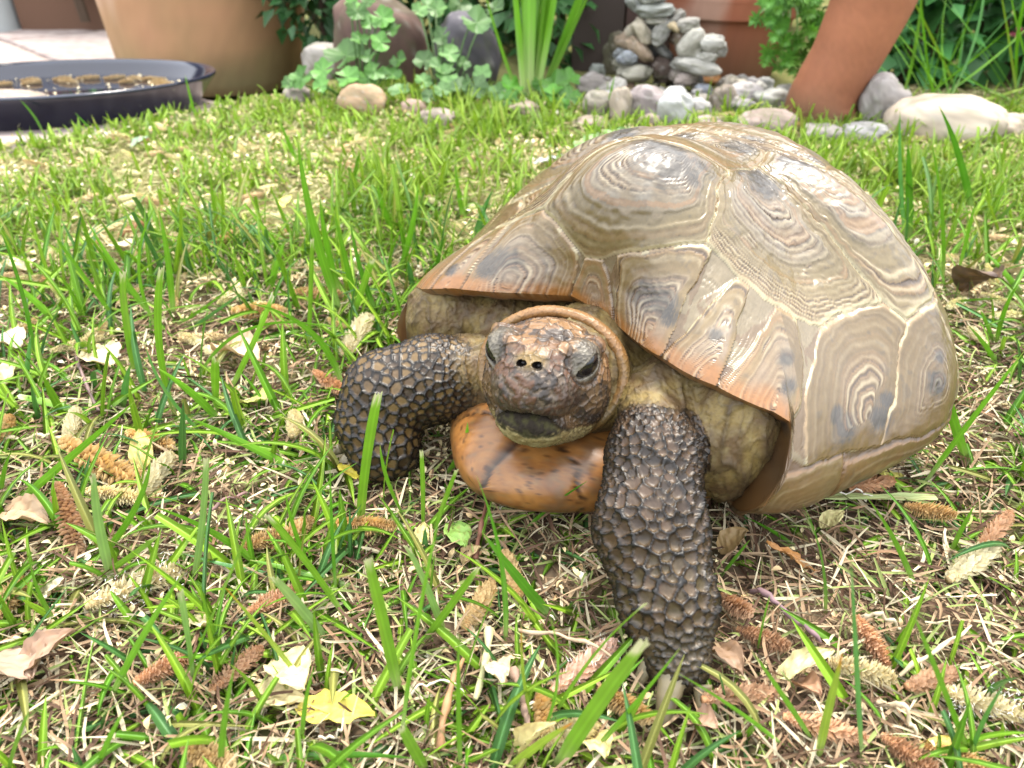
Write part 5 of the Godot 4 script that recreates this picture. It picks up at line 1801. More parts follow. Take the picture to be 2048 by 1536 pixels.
func build_items() -> void:
	var gm := mat(0.36, 0.5)
	gm.backlight_enabled = true
	gm.backlight = Color(0.5, 0.58, 0.3)
	var st_v := PackedVector3Array()
	var loose := []
	for i in BLADES.size():
		var b: Array = BLADES[i]
		var base := Vector3(b[0], 0.0, b[1])
		base.y = ground_y(b[0], b[1]) - 0.003
		var m := ribbon(base, Vector3(b[2], b[3], b[4]), b[5], b[6], b[7], i)
		if b[8] == "":
			loose.append(m)
		else:
			# set the thing at the foot of the blade
			var o := part("tall_grass", moved(m, -base), gm, self, base)
			tag(o, b[8], "grass blade", "single long blades of grass")
	var joined := SurfaceTool.new()
	joined.begin(Mesh.PRIMITIVE_TRIANGLES)
	for m in loose:
		joined.append_from(m, 0, Transform3D())
	tag(part("grass", joined.commit(), gm, self), "", "", "", "stuff")
	# catkins
	var cm := mat(0.7, 0.35)
	cm.backlight_enabled = true
	cm.backlight = Color(0.3, 0.28, 0.2)
	var forms := []
	for k in 6:
		forms.append(catkin_mesh([0.5, -0.9, 0.2, 1.2, -0.4, 0.8][k], [0.4, 0.8, 0.3, 0.6, 1.0, 0.5][k], 40 + k))
	var tones := []
	for t in [Color(0.80, 0.72, 0.46), Color(0.74, 0.54, 0.27), Color(0.66, 0.42, 0.26), Color(0.72, 0.48, 0.36)]:
		for j in 3:
			var q := mat(0.7, 0.35)
			q.albedo_color = (t * [0.88, 1.0, 1.12][j]).linear_to_srgb()
			q.backlight_enabled = true
			q.backlight = Color(0.5, 0.45, 0.3)
			tones.append(q)
	for i in CATKINS.size():
		var b: Array = CATKINS[i]
		var p := Vector3(b[0], 0, b[1])
		var q := Vector3(b[2], 0, b[3])
		p.y = ground_y(p.x, p.z) + 0.0065
		q.y = ground_y(q.x, q.z) + 0.0075
		var o := thing("catkin", b[5], "catkin", (p + q) * 0.5, "fallen catkins on the lawn")
		var L := maxf(p.distance_to(q) * 1.12, 0.016)
		var th: float = clampf(L * 0.95, 0.023, 0.038) * [1.0, 1.0, 0.9, 0.95][b[4]]
		o.basis = Basis.looking_at((p - q).normalized(), Vector3.UP) * Basis(Vector3.BACK, i * 1.7) * Basis.from_scale(Vector3(th, th, L))
		var f: Array = forms[i % 6]
		var tone: Material = tones[b[4] * 3 + i % 3]
		part("stalk", f[0], tone, o)
		part("catkin_scales", f[1], tone, o)
		if b[4] == 3 or i == 4 or i == 19:
			part("white_fluff", fluff(i), mat(0.9, 0.2), o)
	# fallen leaves and petals
	var lm := mat(0.55, 0.45)
	lm.backlight_enabled = true
	lm.backlight = Color(0.4, 0.36, 0.2)
	for i in LEAVES.size():
		var b: Array = LEAVES[i]
		var p := Vector3(b[0], ground_y(b[0], b[1]) + 0.003, b[1])
		var q := Vector3(b[2], ground_y(b[2], b[3]) + 0.003 + b[5], b[3])
		var o := part("green_stalk" if b[8].contains("stalk") else "fallen_leaf", dry_leaf(q - p, b[4], b[7], b[6], i), lm, self, p)
		tag(o, b[8], "stalk" if b[8].contains("stalk") else "leaf", "fallen leaves and petals on the lawn")
	for i in TWIGS.size():
		var b: Array = TWIGS[i]
		var p0 := Vector3(b[0], 0.004, b[1])
		var p1 := Vector3(b[2], 0.010, b[3])
		var p2 := Vector3(b[4], 0.005, b[5])
		var pts := []
		var rad := []
		for k in 17:
			var t := k / 16.0
			pts.append(p0.lerp(p1, t).lerp(p1.lerp(p2, t), t) + p0 * 0.0 + Vector3(0, nz.get_noise_2d(t * 120, i * 90) * 0.004, 0) - p0)
			rad.append(b[6] * (1.0 + 0.25 * sin(t * 19.0 + i)) * (1.0 - 0.4 * t))
		var o := part("dry_stem", tube(pts, rad, 6, [b[7], b[7] * 0.85, b[7] * 1.1]), mat(0.65, 0.4), self, p0)
		tag(o, b[8], "stem", "dry stems and straws on the lawn")

func moved(m: ArrayMesh, by: Vector3) -> ArrayMesh:
	var a := m.surface_get_arrays(0)
	var v: PackedVector3Array = a[Mesh.ARRAY_VERTEX]
	for i in v.size():
		v[i] += by
	a[Mesh.ARRAY_VERTEX] = v
	var o := ArrayMesh.new()
	o.add_surface_from_arrays(Mesh.PRIMITIVE_TRIANGLES, a)
	return o

func fluff(seed: int) -> ArrayMesh:
	var r := RandomNumberGenerator.new()
	r.seed = seed
	var v := PackedVector3Array()
	var c := PackedColorArray()
	var idx := PackedInt32Array()
	for i in 260:
		var o := Vector3(r.randfn(0, 0.10), r.randfn(0, 0.09), r.randf_range(-0.45, 0.45))
		var d := Vector3(r.randfn(0, 1), r.randfn(0, 1), r.randfn(0, 1)).normalized() * r.randf_range(0.03, 0.10)
		var s := d.cross(Vector3(r.randf(), 1, r.randf())).normalized() * 0.004
		var b := v.size()
		v.append_array([o - s, o + s, o + d])
		for k in 3:
			c.append(Color(0.82, 0.80, 0.76))
		idx.append_array([b, b + 1, b + 2])
	return build_mesh(v, c, idx)

func dry_leaf(d: Vector3, wide: float, curl: float, col: Color, seed: int) -> ArrayMesh:
	var L := d.length()
	var f := d / L
	var side := f.cross(Vector3.UP).normalized()
	var up := side.cross(f)
	var v := PackedVector3Array()
	var c := PackedColorArray()
	var stalk := wide < 0.1
	for i in 17:
		var t := i / 16.0
		var w := wide * 0.5 * L * (1.0 if stalk else pow(sin(PI * pow(clampf(t, 0.015, 0.985), 0.85)), 0.75))
		for k in 11:
			var u := k / 5.0 - 1.0
			var n := nz.get_noise_2d(t * 220 + seed * 61, u * 90)
			var a := u * curl * 1.1
			var q := f * t * L + side * (sin(a) / maxf(curl * 1.1, 0.01)) * w + up * ((1.0 - cos(a)) / maxf(curl * 1.1, 0.01) * w + n * 0.10 * L * (0.15 if stalk else 1.0) + L * 0.12 * curl * sin(t * PI) * (0.0 if stalk else 1.0))
			v.append(q)
			var vein := 0.86 + 0.10 * absf(sin(t * 22.0 + absf(u) * 5.0)) if not stalk else 1.0
			if k == 5: vein = 1.15
			c.append(mixc(col * vein, Color(0.22, 0.12, 0.05), smoothstep(0.12, 0.5, nf.get_noise_2d(t * 400 + seed * 90, u * 160)) * 0.55))
	return build_mesh(v, c, grid_idx(17, 11))

const STONES := [
	[0.0863, 0.0114, -0.8043, 0.0303, 0.0278, 0, Color(0.3, 0.27, 0.21), "grey-beige rounded stone left of the white triangular one, second from the plant"],
	[0.1075, 0.0156, -0.7895, 0.0208, 0.0344, 0, Color(0.46, 0.38, 0.3), "narrow cream stone in the front row, beside a mauve-grey one"],
	[0.1285, 0.0082, -0.9292, 0.0264, 0.0202, 0, Color(0.38, 0.25, 0.19), "pinkish-brown stone on top of the left end of the stone row"],
	[0.1397, 0.0122, -0.8124, 0.0422, 0.0314, 0, Color(0.33, 0.28, 0.27), "mauve-grey block-shaped stone in the front row"],
	[0.1618, 0.0132, -0.7916, 0.0323, 0.0317, 0, Color(0.55, 0.55, 0.53), "white triangular stone in the front row"],
	[0.1921, 0.0066, -0.8151, 0.0215, 0.0169, 0, Color(0.42, 0.4, 0.38), "small pale stone right of the white triangular one"],
	[0.2067, 0.0086, -0.8769, 0.0207, 0.0204, 0, Color(0.27, 0.29, 0.33), "bluish round pebble behind the white triangular stone"],
	[0.2164, 0.012, -0.8261, 0.0238, 0.0278, 0, Color(0.24, 0.2, 0.16), "brown speckled stone in the middle of the front row"],
	[0.2528, 0.0083, -0.8697, 0.0325, 0.0218, 0, Color(0.52, 0.48, 0.46), "whitish oval stone behind the middle of the front row"],
	[0.2378, 0.0061, -0.8171, 0.0216, 0.0159, 0, Color(0.31, 0.29, 0.3), "grey stone below the whitish oval one"],
	[0.2728, 0.0084, -0.8409, 0.0368, 0.0228, 0, Color(0.46, 0.45, 0.4), "pale flint with a dark hollow, left of the terracotta urn"],
	[0.2873, 0.007, -0.9193, 0.0193, 0.0168, 0, Color(0.43, 0.42, 0.4), "small pale pebble behind the hollow flint"],
	[0.2506, 0.0052, -0.9328, 0.0294, 0.0148, 0, Color(0.45, 0.42, 0.36), "flat cream pebble under the arched stack"],
	[0.2325, 0.0047, -0.9693, 0.0293, 0.0136, 0, Color(0.5, 0.24, 0.09), "orange pebble at the foot of the arched stack"],
	[0.2445, 0.0074, -0.757, 0.0528, 0.0244, 0, Color(0.36, 0.28, 0.24), "large pinkish-grey stone in front of the hollow flint"],
	[0.2867, 0.0052, -0.7282, 0.0372, 0.0174, 0, Color(0.4, 0.36, 0.32), "low grey stone at the foot of the terracotta urn"],
	[0.3271, 0.0051, -0.7301, 0.0429, 0.0184, 0, Color(0.42, 0.4, 0.38), "low light-grey stone in the grass right of the urn"],
	[0.3609, 0.02, -0.7786, 0.0429, 0.0471, 0, Color(0.33, 0.3, 0.28), "upright grey boulder between the urn and the beige boulder"],
	[0.4064, 0.0137, -0.7383, 0.0959, 0.0452, 0, Color(0.5, 0.42, 0.33), "big smooth beige boulder at the right"],
	[0.4692, 0.0082, -0.734, 0.0444, 0.0248, 0, Color(0.5, 0.41, 0.31), "low beige stone at the right edge"],
	[0.1957, 0.0024, -0.7804, 0.0272, 0.0097, 0, Color(0.42, 0.33, 0.31), "flat pinkish stone in the grass before the front row"],
	[0.0763, 0.004, -0.7646, 0.034, 0.0143, 0, Color(0.33, 0.26, 0.2), "low brown stone at the left end of the stone row"],
	[0.0945, 0.0082, -0.9174, 0.0426, 0.0227, 0, Color(0.27, 0.24, 0.22), "dark grey flat stone behind the left end of the row"],
	[0.1309, 0.0213, -1.0398, 0.0327, 0.0464, 0, Color(0.16, 0.14, 0.095), "mossy dark stone block left of the pebble column"],
	[0.1033, 0.0067, -0.9997, 0.0202, 0.0162, 0, Color(0.28, 0.3, 0.27), "small grey-green pebble in front of the mossy block"],
	[-0.1567, 0.0433, -0.98, 0.106, 0.0993, 0, Color(0.17, 0.105, 0.085), "large reddish-brown boulder behind the columbine"],
	[-0.0535, 0.0356, -0.9486, 0.0747, 0.0805, 0, Color(0.125, 0.115, 0.13), "large dark grey boulder right of the reddish-brown one"],
	[-0.2349, 0.0158, -1.0291, 0.0544, 0.0387, 0, Color(0.42, 0.39, 0.35), "pale speckled round stone beside the big planter"],
	[-0.1548, 0.0107, -0.8309, 0.0499, 0.0295, 0, Color(0.4, 0.28, 0.17), "sandy stone under the columbine leaves"],
	[-0.1015, 0.0059, -0.8149, 0.0266, 0.0164, 0, Color(0.36, 0.25, 0.2), "small pinkish stone in the grass below the columbine"],
	[-0.0735, 0.0059, -0.7799, 0.0365, 0.0183, 0, Color(0.36, 0.29, 0.25), "low grey-brown stone in the grass below the dark boulder"],
	[-0.2314, 0.0077, -0.8701, 0.0271, 0.0197, 0, Color(0.45, 0.38, 0.35), "pale pinkish stone at the foot of the big planter"],
	[0.0132, 0.006, -0.8083, 0.0305, 0.0173, 0, Color(0.37, 0.29, 0.22), "low tan stone at the foot of the iris leaves"],
	[0.1325, 0.0061, -0.764, 0.0218, 0.0161, 0, Color(0.34, 0.27, 0.22), "brown stone half hidden by the grass behind the shell"],
	[0.1832, 0.0093, -0.9372, 0.0127, 0.0203, 0, Color(0.07, 0.06, 0.055), "dark pebble between the column and the arch"],
]
const PEBBLES := [
	[0.1506, 0.0981, -0.925, 0.0291, 0.0146, 0, Color(0.36, 0.36, 0.33), "topmost grey pebble of the column, cut by the top of the photo"],
	[0.1546, 0.0849, -0.925, 0.0403, 0.0138, 4, Color(0.33, 0.34, 0.31), "flat grey pebble second from the top of the column"],
	[0.1575, 0.075, -0.925, 0.0236, 0.008, 0, Color(0.42, 0.4, 0.34), "thin cream pebble third from the top of the column"],
	[0.1435, 0.0634, -0.925, 0.0243, 0.0254, -50, Color(0.5, 0.44, 0.34), "cream tilted pebble on the left of the column"],
	[0.1633, 0.0621, -0.92, 0.0231, 0.0253, 55, Color(0.37, 0.36, 0.33), "grey steeply tilted pebble on the right of the column"],
	[0.1424, 0.0449, -0.925, 0.0302, 0.0218, -35, Color(0.36, 0.27, 0.19), "rough brown pebble half way down the column"],
	[0.1288, 0.0372, -0.92, 0.0207, 0.0131, 8, Color(0.33, 0.35, 0.38), "small bluish pebble sticking out left of the column"],
	[0.139, 0.0201, -0.925, 0.0352, 0.0172, 6, Color(0.38, 0.36, 0.29), "flat olive-grey pebble at the foot of the column"],
	[0.1698, 0.0425, -0.93, 0.0225, 0.0167, -40, Color(0.24, 0.24, 0.23), "dark grey pebble under the steep one"],
	[0.1707, 0.0229, -0.93, 0.025, 0.0268, 20, Color(0.11, 0.08, 0.065), "dark brown stone filling the foot of the column"],
	[0.1741, 0.071, -0.9, 0.0129, 0.0128, -30, Color(0.45, 0.36, 0.22), "tan pebble where the arch meets the column"],
	[0.1882, 0.0737, -0.9, 0.0235, 0.0122, 12, Color(0.35, 0.33, 0.29), "rough grey pebble at the crown of the arch"],
	[0.1942, 0.0552, -0.895, 0.0296, 0.0335, 60, Color(0.45, 0.43, 0.37), "long curved pebble forming the left limb of the arch"],
	[0.2128, 0.057, -0.89, 0.0252, 0.0183, 10, Color(0.46, 0.45, 0.41), "round pale pebble at the right shoulder of the arch"],
	[0.208, 0.043, -0.89, 0.0249, 0.0116, -3, Color(0.42, 0.41, 0.36), "oval pale pebble below the round one of the arch"],
	[0.2002, 0.0343, -0.89, 0.0451, 0.0158, -4, Color(0.38, 0.37, 0.33), "wide flat grey pebble carrying the arch"],
	[0.1907, 0.0233, -0.89, 0.0279, 0.0155, 10, Color(0.32, 0.27, 0.24), "brownish pebble under the wide flat one"],
	[0.1866, 0.0578, -0.905, 0.019, 0.0201, -20, Color(0.2, 0.15, 0.11), "dark pebble in the shade inside the arch"],
]
const LEAVES_A := [[-0.1848, 0.0399, -0.9, 0.0519], [-0.2204, 0.0297, -0.86, 0.0317], [-0.1747, 0.0302, -0.85, 0.0314], [-0.1637, 0.088, -0.9, 0.0291], [-0.1492, 0.0749, -0.89, 0.0243], [-0.1405, 0.0813, -0.9, 0.0309], [-0.1307, 0.0685, -0.89, 0.0266], [-0.1601, 0.0613, -0.88, 0.0232], [-0.1365, 0.0588, -0.88, 0.0265], [-0.1498, 0.0487, -0.87, 0.0211], [-0.1427, 0.0357, -0.86, 0.0253], [-0.1992, 0.0338, -0.87, 0.032], [-0.1224, 0.0435, -0.88, 0.0214], [-0.1516, 0.0253, -0.85, 0.0262], [-0.1998, 0.0224, -0.84, 0.0229], [-0.2357, 0.0232, -0.86, 0.0212], [-0.1304, 0.0288, -0.87, 0.0246], [-0.1729, 0.0926, -0.91, 0.0213], [-0.1585, 0.0917, -0.93, 0.0196]]
const LEAVES_B := [[-0.0944, 0.0385, -0.88, 0.0279], [-0.0748, 0.0388, -0.87, 0.0318], [-0.0634, 0.048, -0.88, 0.0293], [-0.0735, 0.0651, -0.89, 0.0245], [-0.0406, 0.0792, -0.89, 0.0422], [-0.1019, 0.0845, -0.92, 0.0217], [-0.0218, 0.0833, -0.95, 0.0279], [-0.0954, 0.088, -0.94, 0.0243], [-0.066, 0.0312, -0.86, 0.0275], [-0.0404, 0.0238, -0.85, 0.0347], [-0.1146, 0.0209, -0.84, 0.026], [-0.095, 0.0232, -0.86, 0.0234], [-0.0536, 0.0219, -0.84, 0.0291], [-0.0712, 0.0201, -0.83, 0.0237], [-0.0312, 0.0307, -0.86, 0.0232], [-0.0849, 0.0146, -0.83, 0.0207], [-0.0125, 0.0174, -0.84, 0.024], [-0.0861, 0.0818, -0.95, 0.028], [-0.0585, 0.0882, -0.96, 0.0337], [-0.0532, 0.037, -0.88, 0.0215]]
const LEAVES_C := [[0.0484, 0.0207, -0.86, 0.0399], [0.063, 0.0191, -0.88, 0.0326], [0.0402, 0.0127, -0.85, 0.0291], [0.0609, 0.0099, -0.84, 0.0315], [0.0526, 0.0046, -0.83, 0.0235], [0.0005, 0.0145, -0.87, 0.0324], [0.0331, 0.0191, -0.88, 0.0239], [-0.0021, 0.0076, -0.85, 0.0255]]
const URN := [[0.3174, -0.0065, -0.8, 0.0336], [0.3094, 0.0117, -0.8, 0.0342], [0.3127, 0.0308, -0.8, 0.0327], [0.323, 0.0564, -0.8, 0.0331], [0.331, 0.0832, -0.8, 0.0353], [0.3373, 0.1089, -0.8, 0.0374], [0.3414, 0.1378, -0.8, 0.0394], [0.3429, 0.1693, -0.8, 0.0411], [0.3405, 0.1992, -0.8, 0.0419]]

# ---------------------------------------------------------------- pots, stones and plants behind the lawn
func stone_mesh(w: float, h: float, d: float, col: Color, rough: float, seed: int) -> ArrayMesh:
	var v := PackedVector3Array()
	var c := PackedColorArray()
	var rows := 26
	var cols := 40
	for i in rows:
		for k in cols:
			var th := PI * i / (rows - 1)
			var ph := TAU * k / cols
			var q := Vector3(sin(th) * cos(ph), cos(th), sin(th) * sin(ph))
			var n := nz.get_noise_3d(q.x * 32 + seed * 47, q.y * 32, q.z * 32)
			var m := nz.get_noise_3d(q.x * 90 + seed * 47, q.y * 90, q.z * 90)
			var e := Vector3(signf(q.x) * pow(absf(q.x), 0.8), signf(q.y) * pow(absf(q.y), 0.85), signf(q.z) * pow(absf(q.z), 0.8))
			v.append(e * Vector3(w, h, d) * 0.5 * (1.0 + n * rough + m * rough * 0.3))
			var f := nf.get_noise_3d(q.x * 160 + seed * 31, q.y * 160, q.z * 160)
			var t := mixc(col * 0.72, col * 1.18, 0.5 + n * 0.9 + f * 0.6)
			t = mixc(t, Color(0.60, 0.58, 0.54), smoothstep(0.3, 0.5, nf.get_noise_3d(q.x * 70 - seed * 31, q.y * 110, q.z * 70)) * 0.35)
			t = mixc(t, Color(0.13, 0.14, 0.07), smoothstep(0.15, 0.5, m - n) * 0.35)
			c.append(t)
	return build_mesh(v, c, grid_idx(rows, cols, true))

func clay(q: Vector3, a: Color, b: Color, seed: float) -> Color:
	var streak := nz.get_noise_3d(q.x * 160 + seed, q.y * 700, q.z * 160)
	var blot := nz.get_noise_3d(q.x * 500, q.y * 420 + seed, q.z * 500)
	var c := mixc(a, b, 0.5 + streak * 0.9 + blot * 0.5)
	c = mixc(c, Color(0.62, 0.52, 0.42), smoothstep(0.22, 0.5, nz.get_noise_3d(q.x * 300 + 90, q.y * 240 + seed, q.z * 300)) * 0.35)
	c = mixc(c, Color(0.16, 0.12, 0.07), smoothstep(0.045, 0.0, q.y + blot * 0.03) * 0.6)
	return c * (1.0 + nf.get_noise_3d(q.x * 6000, q.y * 6000, q.z * 6000) * 0.12)

func build_back() -> void:
	# the big pale terracotta planter on the terrace
	var pm := mat(0.82, 0.3, lin(0.80, 0.80, 0.80))
	var prof := []
	for k in 30:
		var t := k / 29.0
		prof.append(Vector2(0.104 + 0.042 * t, t * 0.36))
	var wall := prof.duplicate()
	wall.insert(0, Vector2(0.0, 0.0))
	wall.insert(1, Vector2(0.099, 0.0))
	wall.append_array([Vector2(0.158, 0.362), Vector2(0.161, 0.372), Vector2(0.161, 0.405), Vector2(0.156, 0.412), Vector2(0.138, 0.412), Vector2(0.134, 0.40), Vector2(0.132, 0.37)])
	var pot := thing("terracotta_planter", "big smooth pale terracotta planter behind the blue dish", "planter", Vector3(-0.490, -0.068, -1.345))
	pot.scale = Vector3.ONE * 1.345
	pot.rotation_degrees = Vector3(0, 0, -2.5)
	part("pot_wall", lathe(wall, 96, func(q: Vector3) -> Color: return clay(q, Color(0.50, 0.275, 0.150), Color(0.40, 0.25, 0.125).lerp(Color(0.30, 0.25, 0.12), smoothstep(0.11, 0.0, q.y)), 3.0)), pm, pot)
	part("soil", lathe([Vector2(0.0, 0.385), Vector2(0.135, 0.38)], 48, func(q: Vector3) -> Color: return Color(0.05, 0.035, 0.025)), mat(0.95, 0.2), pot)
	# blue glazed dish with water and fallen catkins
	var glaze := mat(0.14, 0.6)
	var dish := thing("saucer", "dark blue glazed plant saucer full of water and fallen catkins, on the paving", "saucer", Vector3(-0.520, -0.021, -0.915))
	dish.scale = Vector3(0.93, 1.0, 0.93)
	dish.rotation_degrees = Vector3(-4.5, 0, 0)
	var dp := [Vector2(0.0, 0.004), Vector2(0.148, 0.0), Vector2(0.158, 0.0), Vector2(0.164, 0.006), Vector2(0.176, 0.022), Vector2(0.185, 0.0325), Vector2(0.1890, 0.0362), Vector2(0.1895, 0.0385), Vector2(0.1880, 0.0402), Vector2(0.1850, 0.0398), Vector2(0.1800, 0.034), Vector2(0.170, 0.018), Vector2(0.160, 0.010), Vector2(0.14, 0.008), Vector2(0.0, 0.008)]
	part("bowl", lathe(dp, 128, func(q: Vector3) -> Color: return Color(0.006, 0.008, 0.022).lerp(Color(0.035, 0.045, 0.07), smoothstep(0.0385, 0.0402, q.y) * 0.7) * (1.0 + nz.get_noise_3d(q.x * 400, q.y * 2000, q.z * 400) * 0.3)), glaze, dish)
	var wm := mat(0.05, 0.5, lin(0.006, 0.008, 0.022), false)
	part("water", lathe([Vector2(0.0, 0.0215), Vector2(0.1735, 0.0215)], 96, func(_q: Vector3) -> Color: return Color.WHITE), wm, dish)
	var form: Array = catkin_mesh(0.6, 0.4, 77)
	var tan := mat(0.7, 0.3, lin(0.72, 0.58, 0.36))
	var spots := [[-0.05, -0.115], [-0.02, -0.125], [0.015, -0.128], [0.045, -0.12], [0.068, -0.112], [0.088, -0.10], [-0.085, -0.10], [-0.10, -0.06], [-0.07, -0.075], [0.115, -0.055], [0.125, -0.035], [0.10, -0.07], [0.13, -0.005], [0.05, -0.085], [-0.03, -0.09], [-0.13, -0.02], [0.142, 0.03], [0.09, 0.075], [0.115, 0.06], [0.06, 0.06]]
	for i in spots.size():
		var s: Array = spots[i]
		var at: Vector3 = dish.transform * Vector3(s[0], 0.0235, s[1])
		var ck := thing("catkin", "tan catkin floating in the blue saucer", "catkin", at, "catkins floating in the saucer")
		var L := rng.randf_range(0.016, 0.028)
		ck.basis = Basis(Vector3.UP, rng.randf_range(-0.5, 0.5) + PI / 2) * Basis.from_scale(Vector3(0.026, 0.024, L))
		part("stalk", form[0], tan, ck)
		part("catkin_scales", form[1], tan, ck)
	var dm := mat(0.75, 0.3)
	var bits := SurfaceTool.new()
	bits.begin(Mesh.PRIMITIVE_TRIANGLES)
	var flake := leaf_mesh(5, 4, 0.45, 0.6)
	for i in 130:
		var a := rng.randf() * TAU
		var rr := 0.165 * sqrt(rng.randf())
		bits.append_from(flake, 0, Transform3D(Basis(Vector3.UP, rng.randf() * TAU) * Basis.from_scale(Vector3.ONE * rng.randf_range(0.004, 0.009)), Vector3(cos(a) * rr, 0.0222, sin(a) * rr)))
	dm.albedo_color = lin(0.70, 0.60, 0.40)
	part("floating_chaff", bits.commit(), dm, dish).set_meta("kind", "stuff")
	var peb := part("pebble", stone_mesh(0.075, 0.016, 0.04, Color(0.26, 0.21, 0.17), 0.2, 5), mat(0.6, 0.4), self, dish.transform * Vector3(-0.005, 0.024, 0.075))
	peb.rotation_degrees.y = -12
	tag(peb, "flat pale stone lying in the blue saucer", "stone")
	# far left: brown trough with leaves, pale pipe
	var tr := thing("trough", "brown weathered plant trough at the far edge of the paving", "planter", Vector3(-0.945, -0.066, -1.86))
	var bx := BoxMesh.new()
	bx.size = Vector3(0.20, 0.16, 0.14)
	part("box_wall", bx, mat(0.85, 0.3, lin(0.13, 0.075, 0.05), false), tr, Vector3(0, 0.08, 0))
	var rimb := BoxMesh.new()
	rimb.size = Vector3(0.215, 0.018, 0.155)
	part("rim", rimb, mat(0.85, 0.3, lin(0.15, 0.09, 0.06), false), tr, Vector3(0, 0.165, 0))
	leafy("trailing_plant", "bright green leaves hanging over the edge of the brown trough", Vector3(-0.88, 0.085, -1.75), Vector3(0.11, 0.06, 0.04), 130, 0.022, Color(0.09, 0.25, 0.03), 4)
	var pipe := thing("downpipe", "pale grey pipe standing at the upper left corner", "pipe", Vector3(-1.115, -0.066, -1.80))
	part("pipe_wall", lathe([Vector2(0.0, 0.0), Vector2(0.062, 0.0), Vector2(0.062, 1.1), Vector2(0.0, 1.1)], 40, func(_q: Vector3) -> Color: return Color(0.42, 0.46, 0.47)), mat(0.4, 0.5), pipe)
	part("collar", lathe([Vector2(0.062, 0.0), Vector2(0.068, 0.002), Vector2(0.068, 0.04), Vector2(0.062, 0.042)], 40, func(_q: Vector3) -> Color: return Color(0.36, 0.40, 0.41)), mat(0.4, 0.5), pipe, Vector3(0, 0.3, 0))
	# terracotta pot behind the pebble stacks
	var red := func(q: Vector3) -> Color: return clay(q, Color(0.37, 0.135, 0.075), Color(0.29, 0.10, 0.055), 9.0)
	var rp := thing("terracotta_pot", "red-brown terracotta pot with a broad rim band behind the pebble arch", "pot", Vector3(0.265, -0.002, -1.035))
	part("pot_wall", lathe([Vector2(0.0, 0.0), Vector2(0.058, 0.0), Vector2(0.062, 0.004), Vector2(0.0765, 0.068), Vector2(0.0775, 0.07), Vector2(0.0, 0.07)], 64, red), pm, rp)
	part("rim", lathe([Vector2(0.0765, 0.069), Vector2(0.083, 0.070), Vector2(0.0845, 0.073), Vector2(0.086, 0.090), Vector2(0.088, 0.092), Vector2(0.0895, 0.120), Vector2(0.088, 0.124), Vector2(0.080, 0.124), Vector2(0.078, 0.11), Vector2(0.0, 0.108)], 64, red), pm, rp)
	var rp2 := thing("terracotta_pot", "second terracotta pot glimpsed behind the pebble column", "pot", Vector3(0.205, -0.002, -1.13))
	part("pot_wall", lathe([Vector2(0.0, 0.0), Vector2(0.05, 0.0), Vector2(0.07, 0.11), Vector2(0.075, 0.112), Vector2(0.078, 0.15), Vector2(0.07, 0.15), Vector2(0.068, 0.14), Vector2(0.0, 0.14)], 48, red), pm, rp2)
	# the leaning terracotta urn: a swept, swelling body
	var pts := []
	var rad := []
	for k in URN.size():
		pts.append(Vector3(URN[k][0], URN[k][1], URN[k][2]))
		rad.append(URN[k][3])
	var sp := []
	var sr := []
	var sc := []
	for i in (URN.size() - 1) * 8 + 1:
		var t := i / 8.0
		var a := mini(int(t), URN.size() - 2)
		var f := t - a
		var p0: Vector3 = pts[maxi(a - 1, 0)]
		var p3: Vector3 = pts[mini(a + 2, URN.size() - 1)]
		sp.append((pts[a] as Vector3).cubic_interpolate(pts[a + 1], p0, p3, f) - Vector3(URN[0][0], 0, URN[0][2]))
		sr.append(lerpf(rad[a], rad[a + 1], f) * (1.0 + 0.02 * nz.get_noise_1d(t * 20.0)))
		sc.append(Color(0.41, 0.16, 0.082))
	var urn := thing("terracotta_urn", "leaning curved terracotta urn without rim, widening upwards, right of the stone row", "urn", Vector3(URN[0][0], 0, URN[0][2]))
	tube_clay = 4.0
	part("urn_wall", tube(sp, sr, 56, sc), mat(0.72, 0.35, lin(0.62, 0.62, 0.62)), urn)
	tube_clay = 0.0
	# stones on the ground and the stacked pebbles
	var sm := mat(0.78, 0.35, lin(0.70, 0.70, 0.70))
	for i in STONES.size():
		var s: Array = STONES[i]
		var big: bool = s[3] > 0.045
		var o := part("boulder" if big else "stone", stone_mesh(s[3] * 1.04, s[4] * 1.12, s[3] * (0.8 if not big else 0.72), s[6], 0.34 if not big else 0.2, i), sm, self, Vector3(s[0], s[1] - s[4] * 0.03, s[2]))
		o.rotation_degrees.y = rng.randf_range(-25, 25)
		tag(o, s[7], "boulder" if big else "stone", "boulders round the bed" if big else "stones edging the bed")
	for i in 34:
		var px := rng.randf_range(0.09, 0.31)
		var pz := -0.82 - rng.randf() * 0.13 + 0.02 * (px - 0.2)
		var w := rng.randf_range(0.012, 0.026)
		var o := part("stone", stone_mesh(w, w * rng.randf_range(0.55, 0.85), w * rng.randf_range(0.7, 1.1), [Color(0.46, 0.44, 0.40), Color(0.36, 0.33, 0.30), Color(0.30, 0.29, 0.29), Color(0.50, 0.45, 0.37)][i % 4], 0.3, 200 + i), sm, self, Vector3(px, w * 0.25 + rng.randf() * 0.008, pz))
		o.rotation_degrees = Vector3(rng.randf_range(-30, 30), rng.randf() * 360, rng.randf_range(-30, 30))
		tag(o, "small loose stone filling the heap behind the front row of stones", "stone", "small loose stones of the heap")
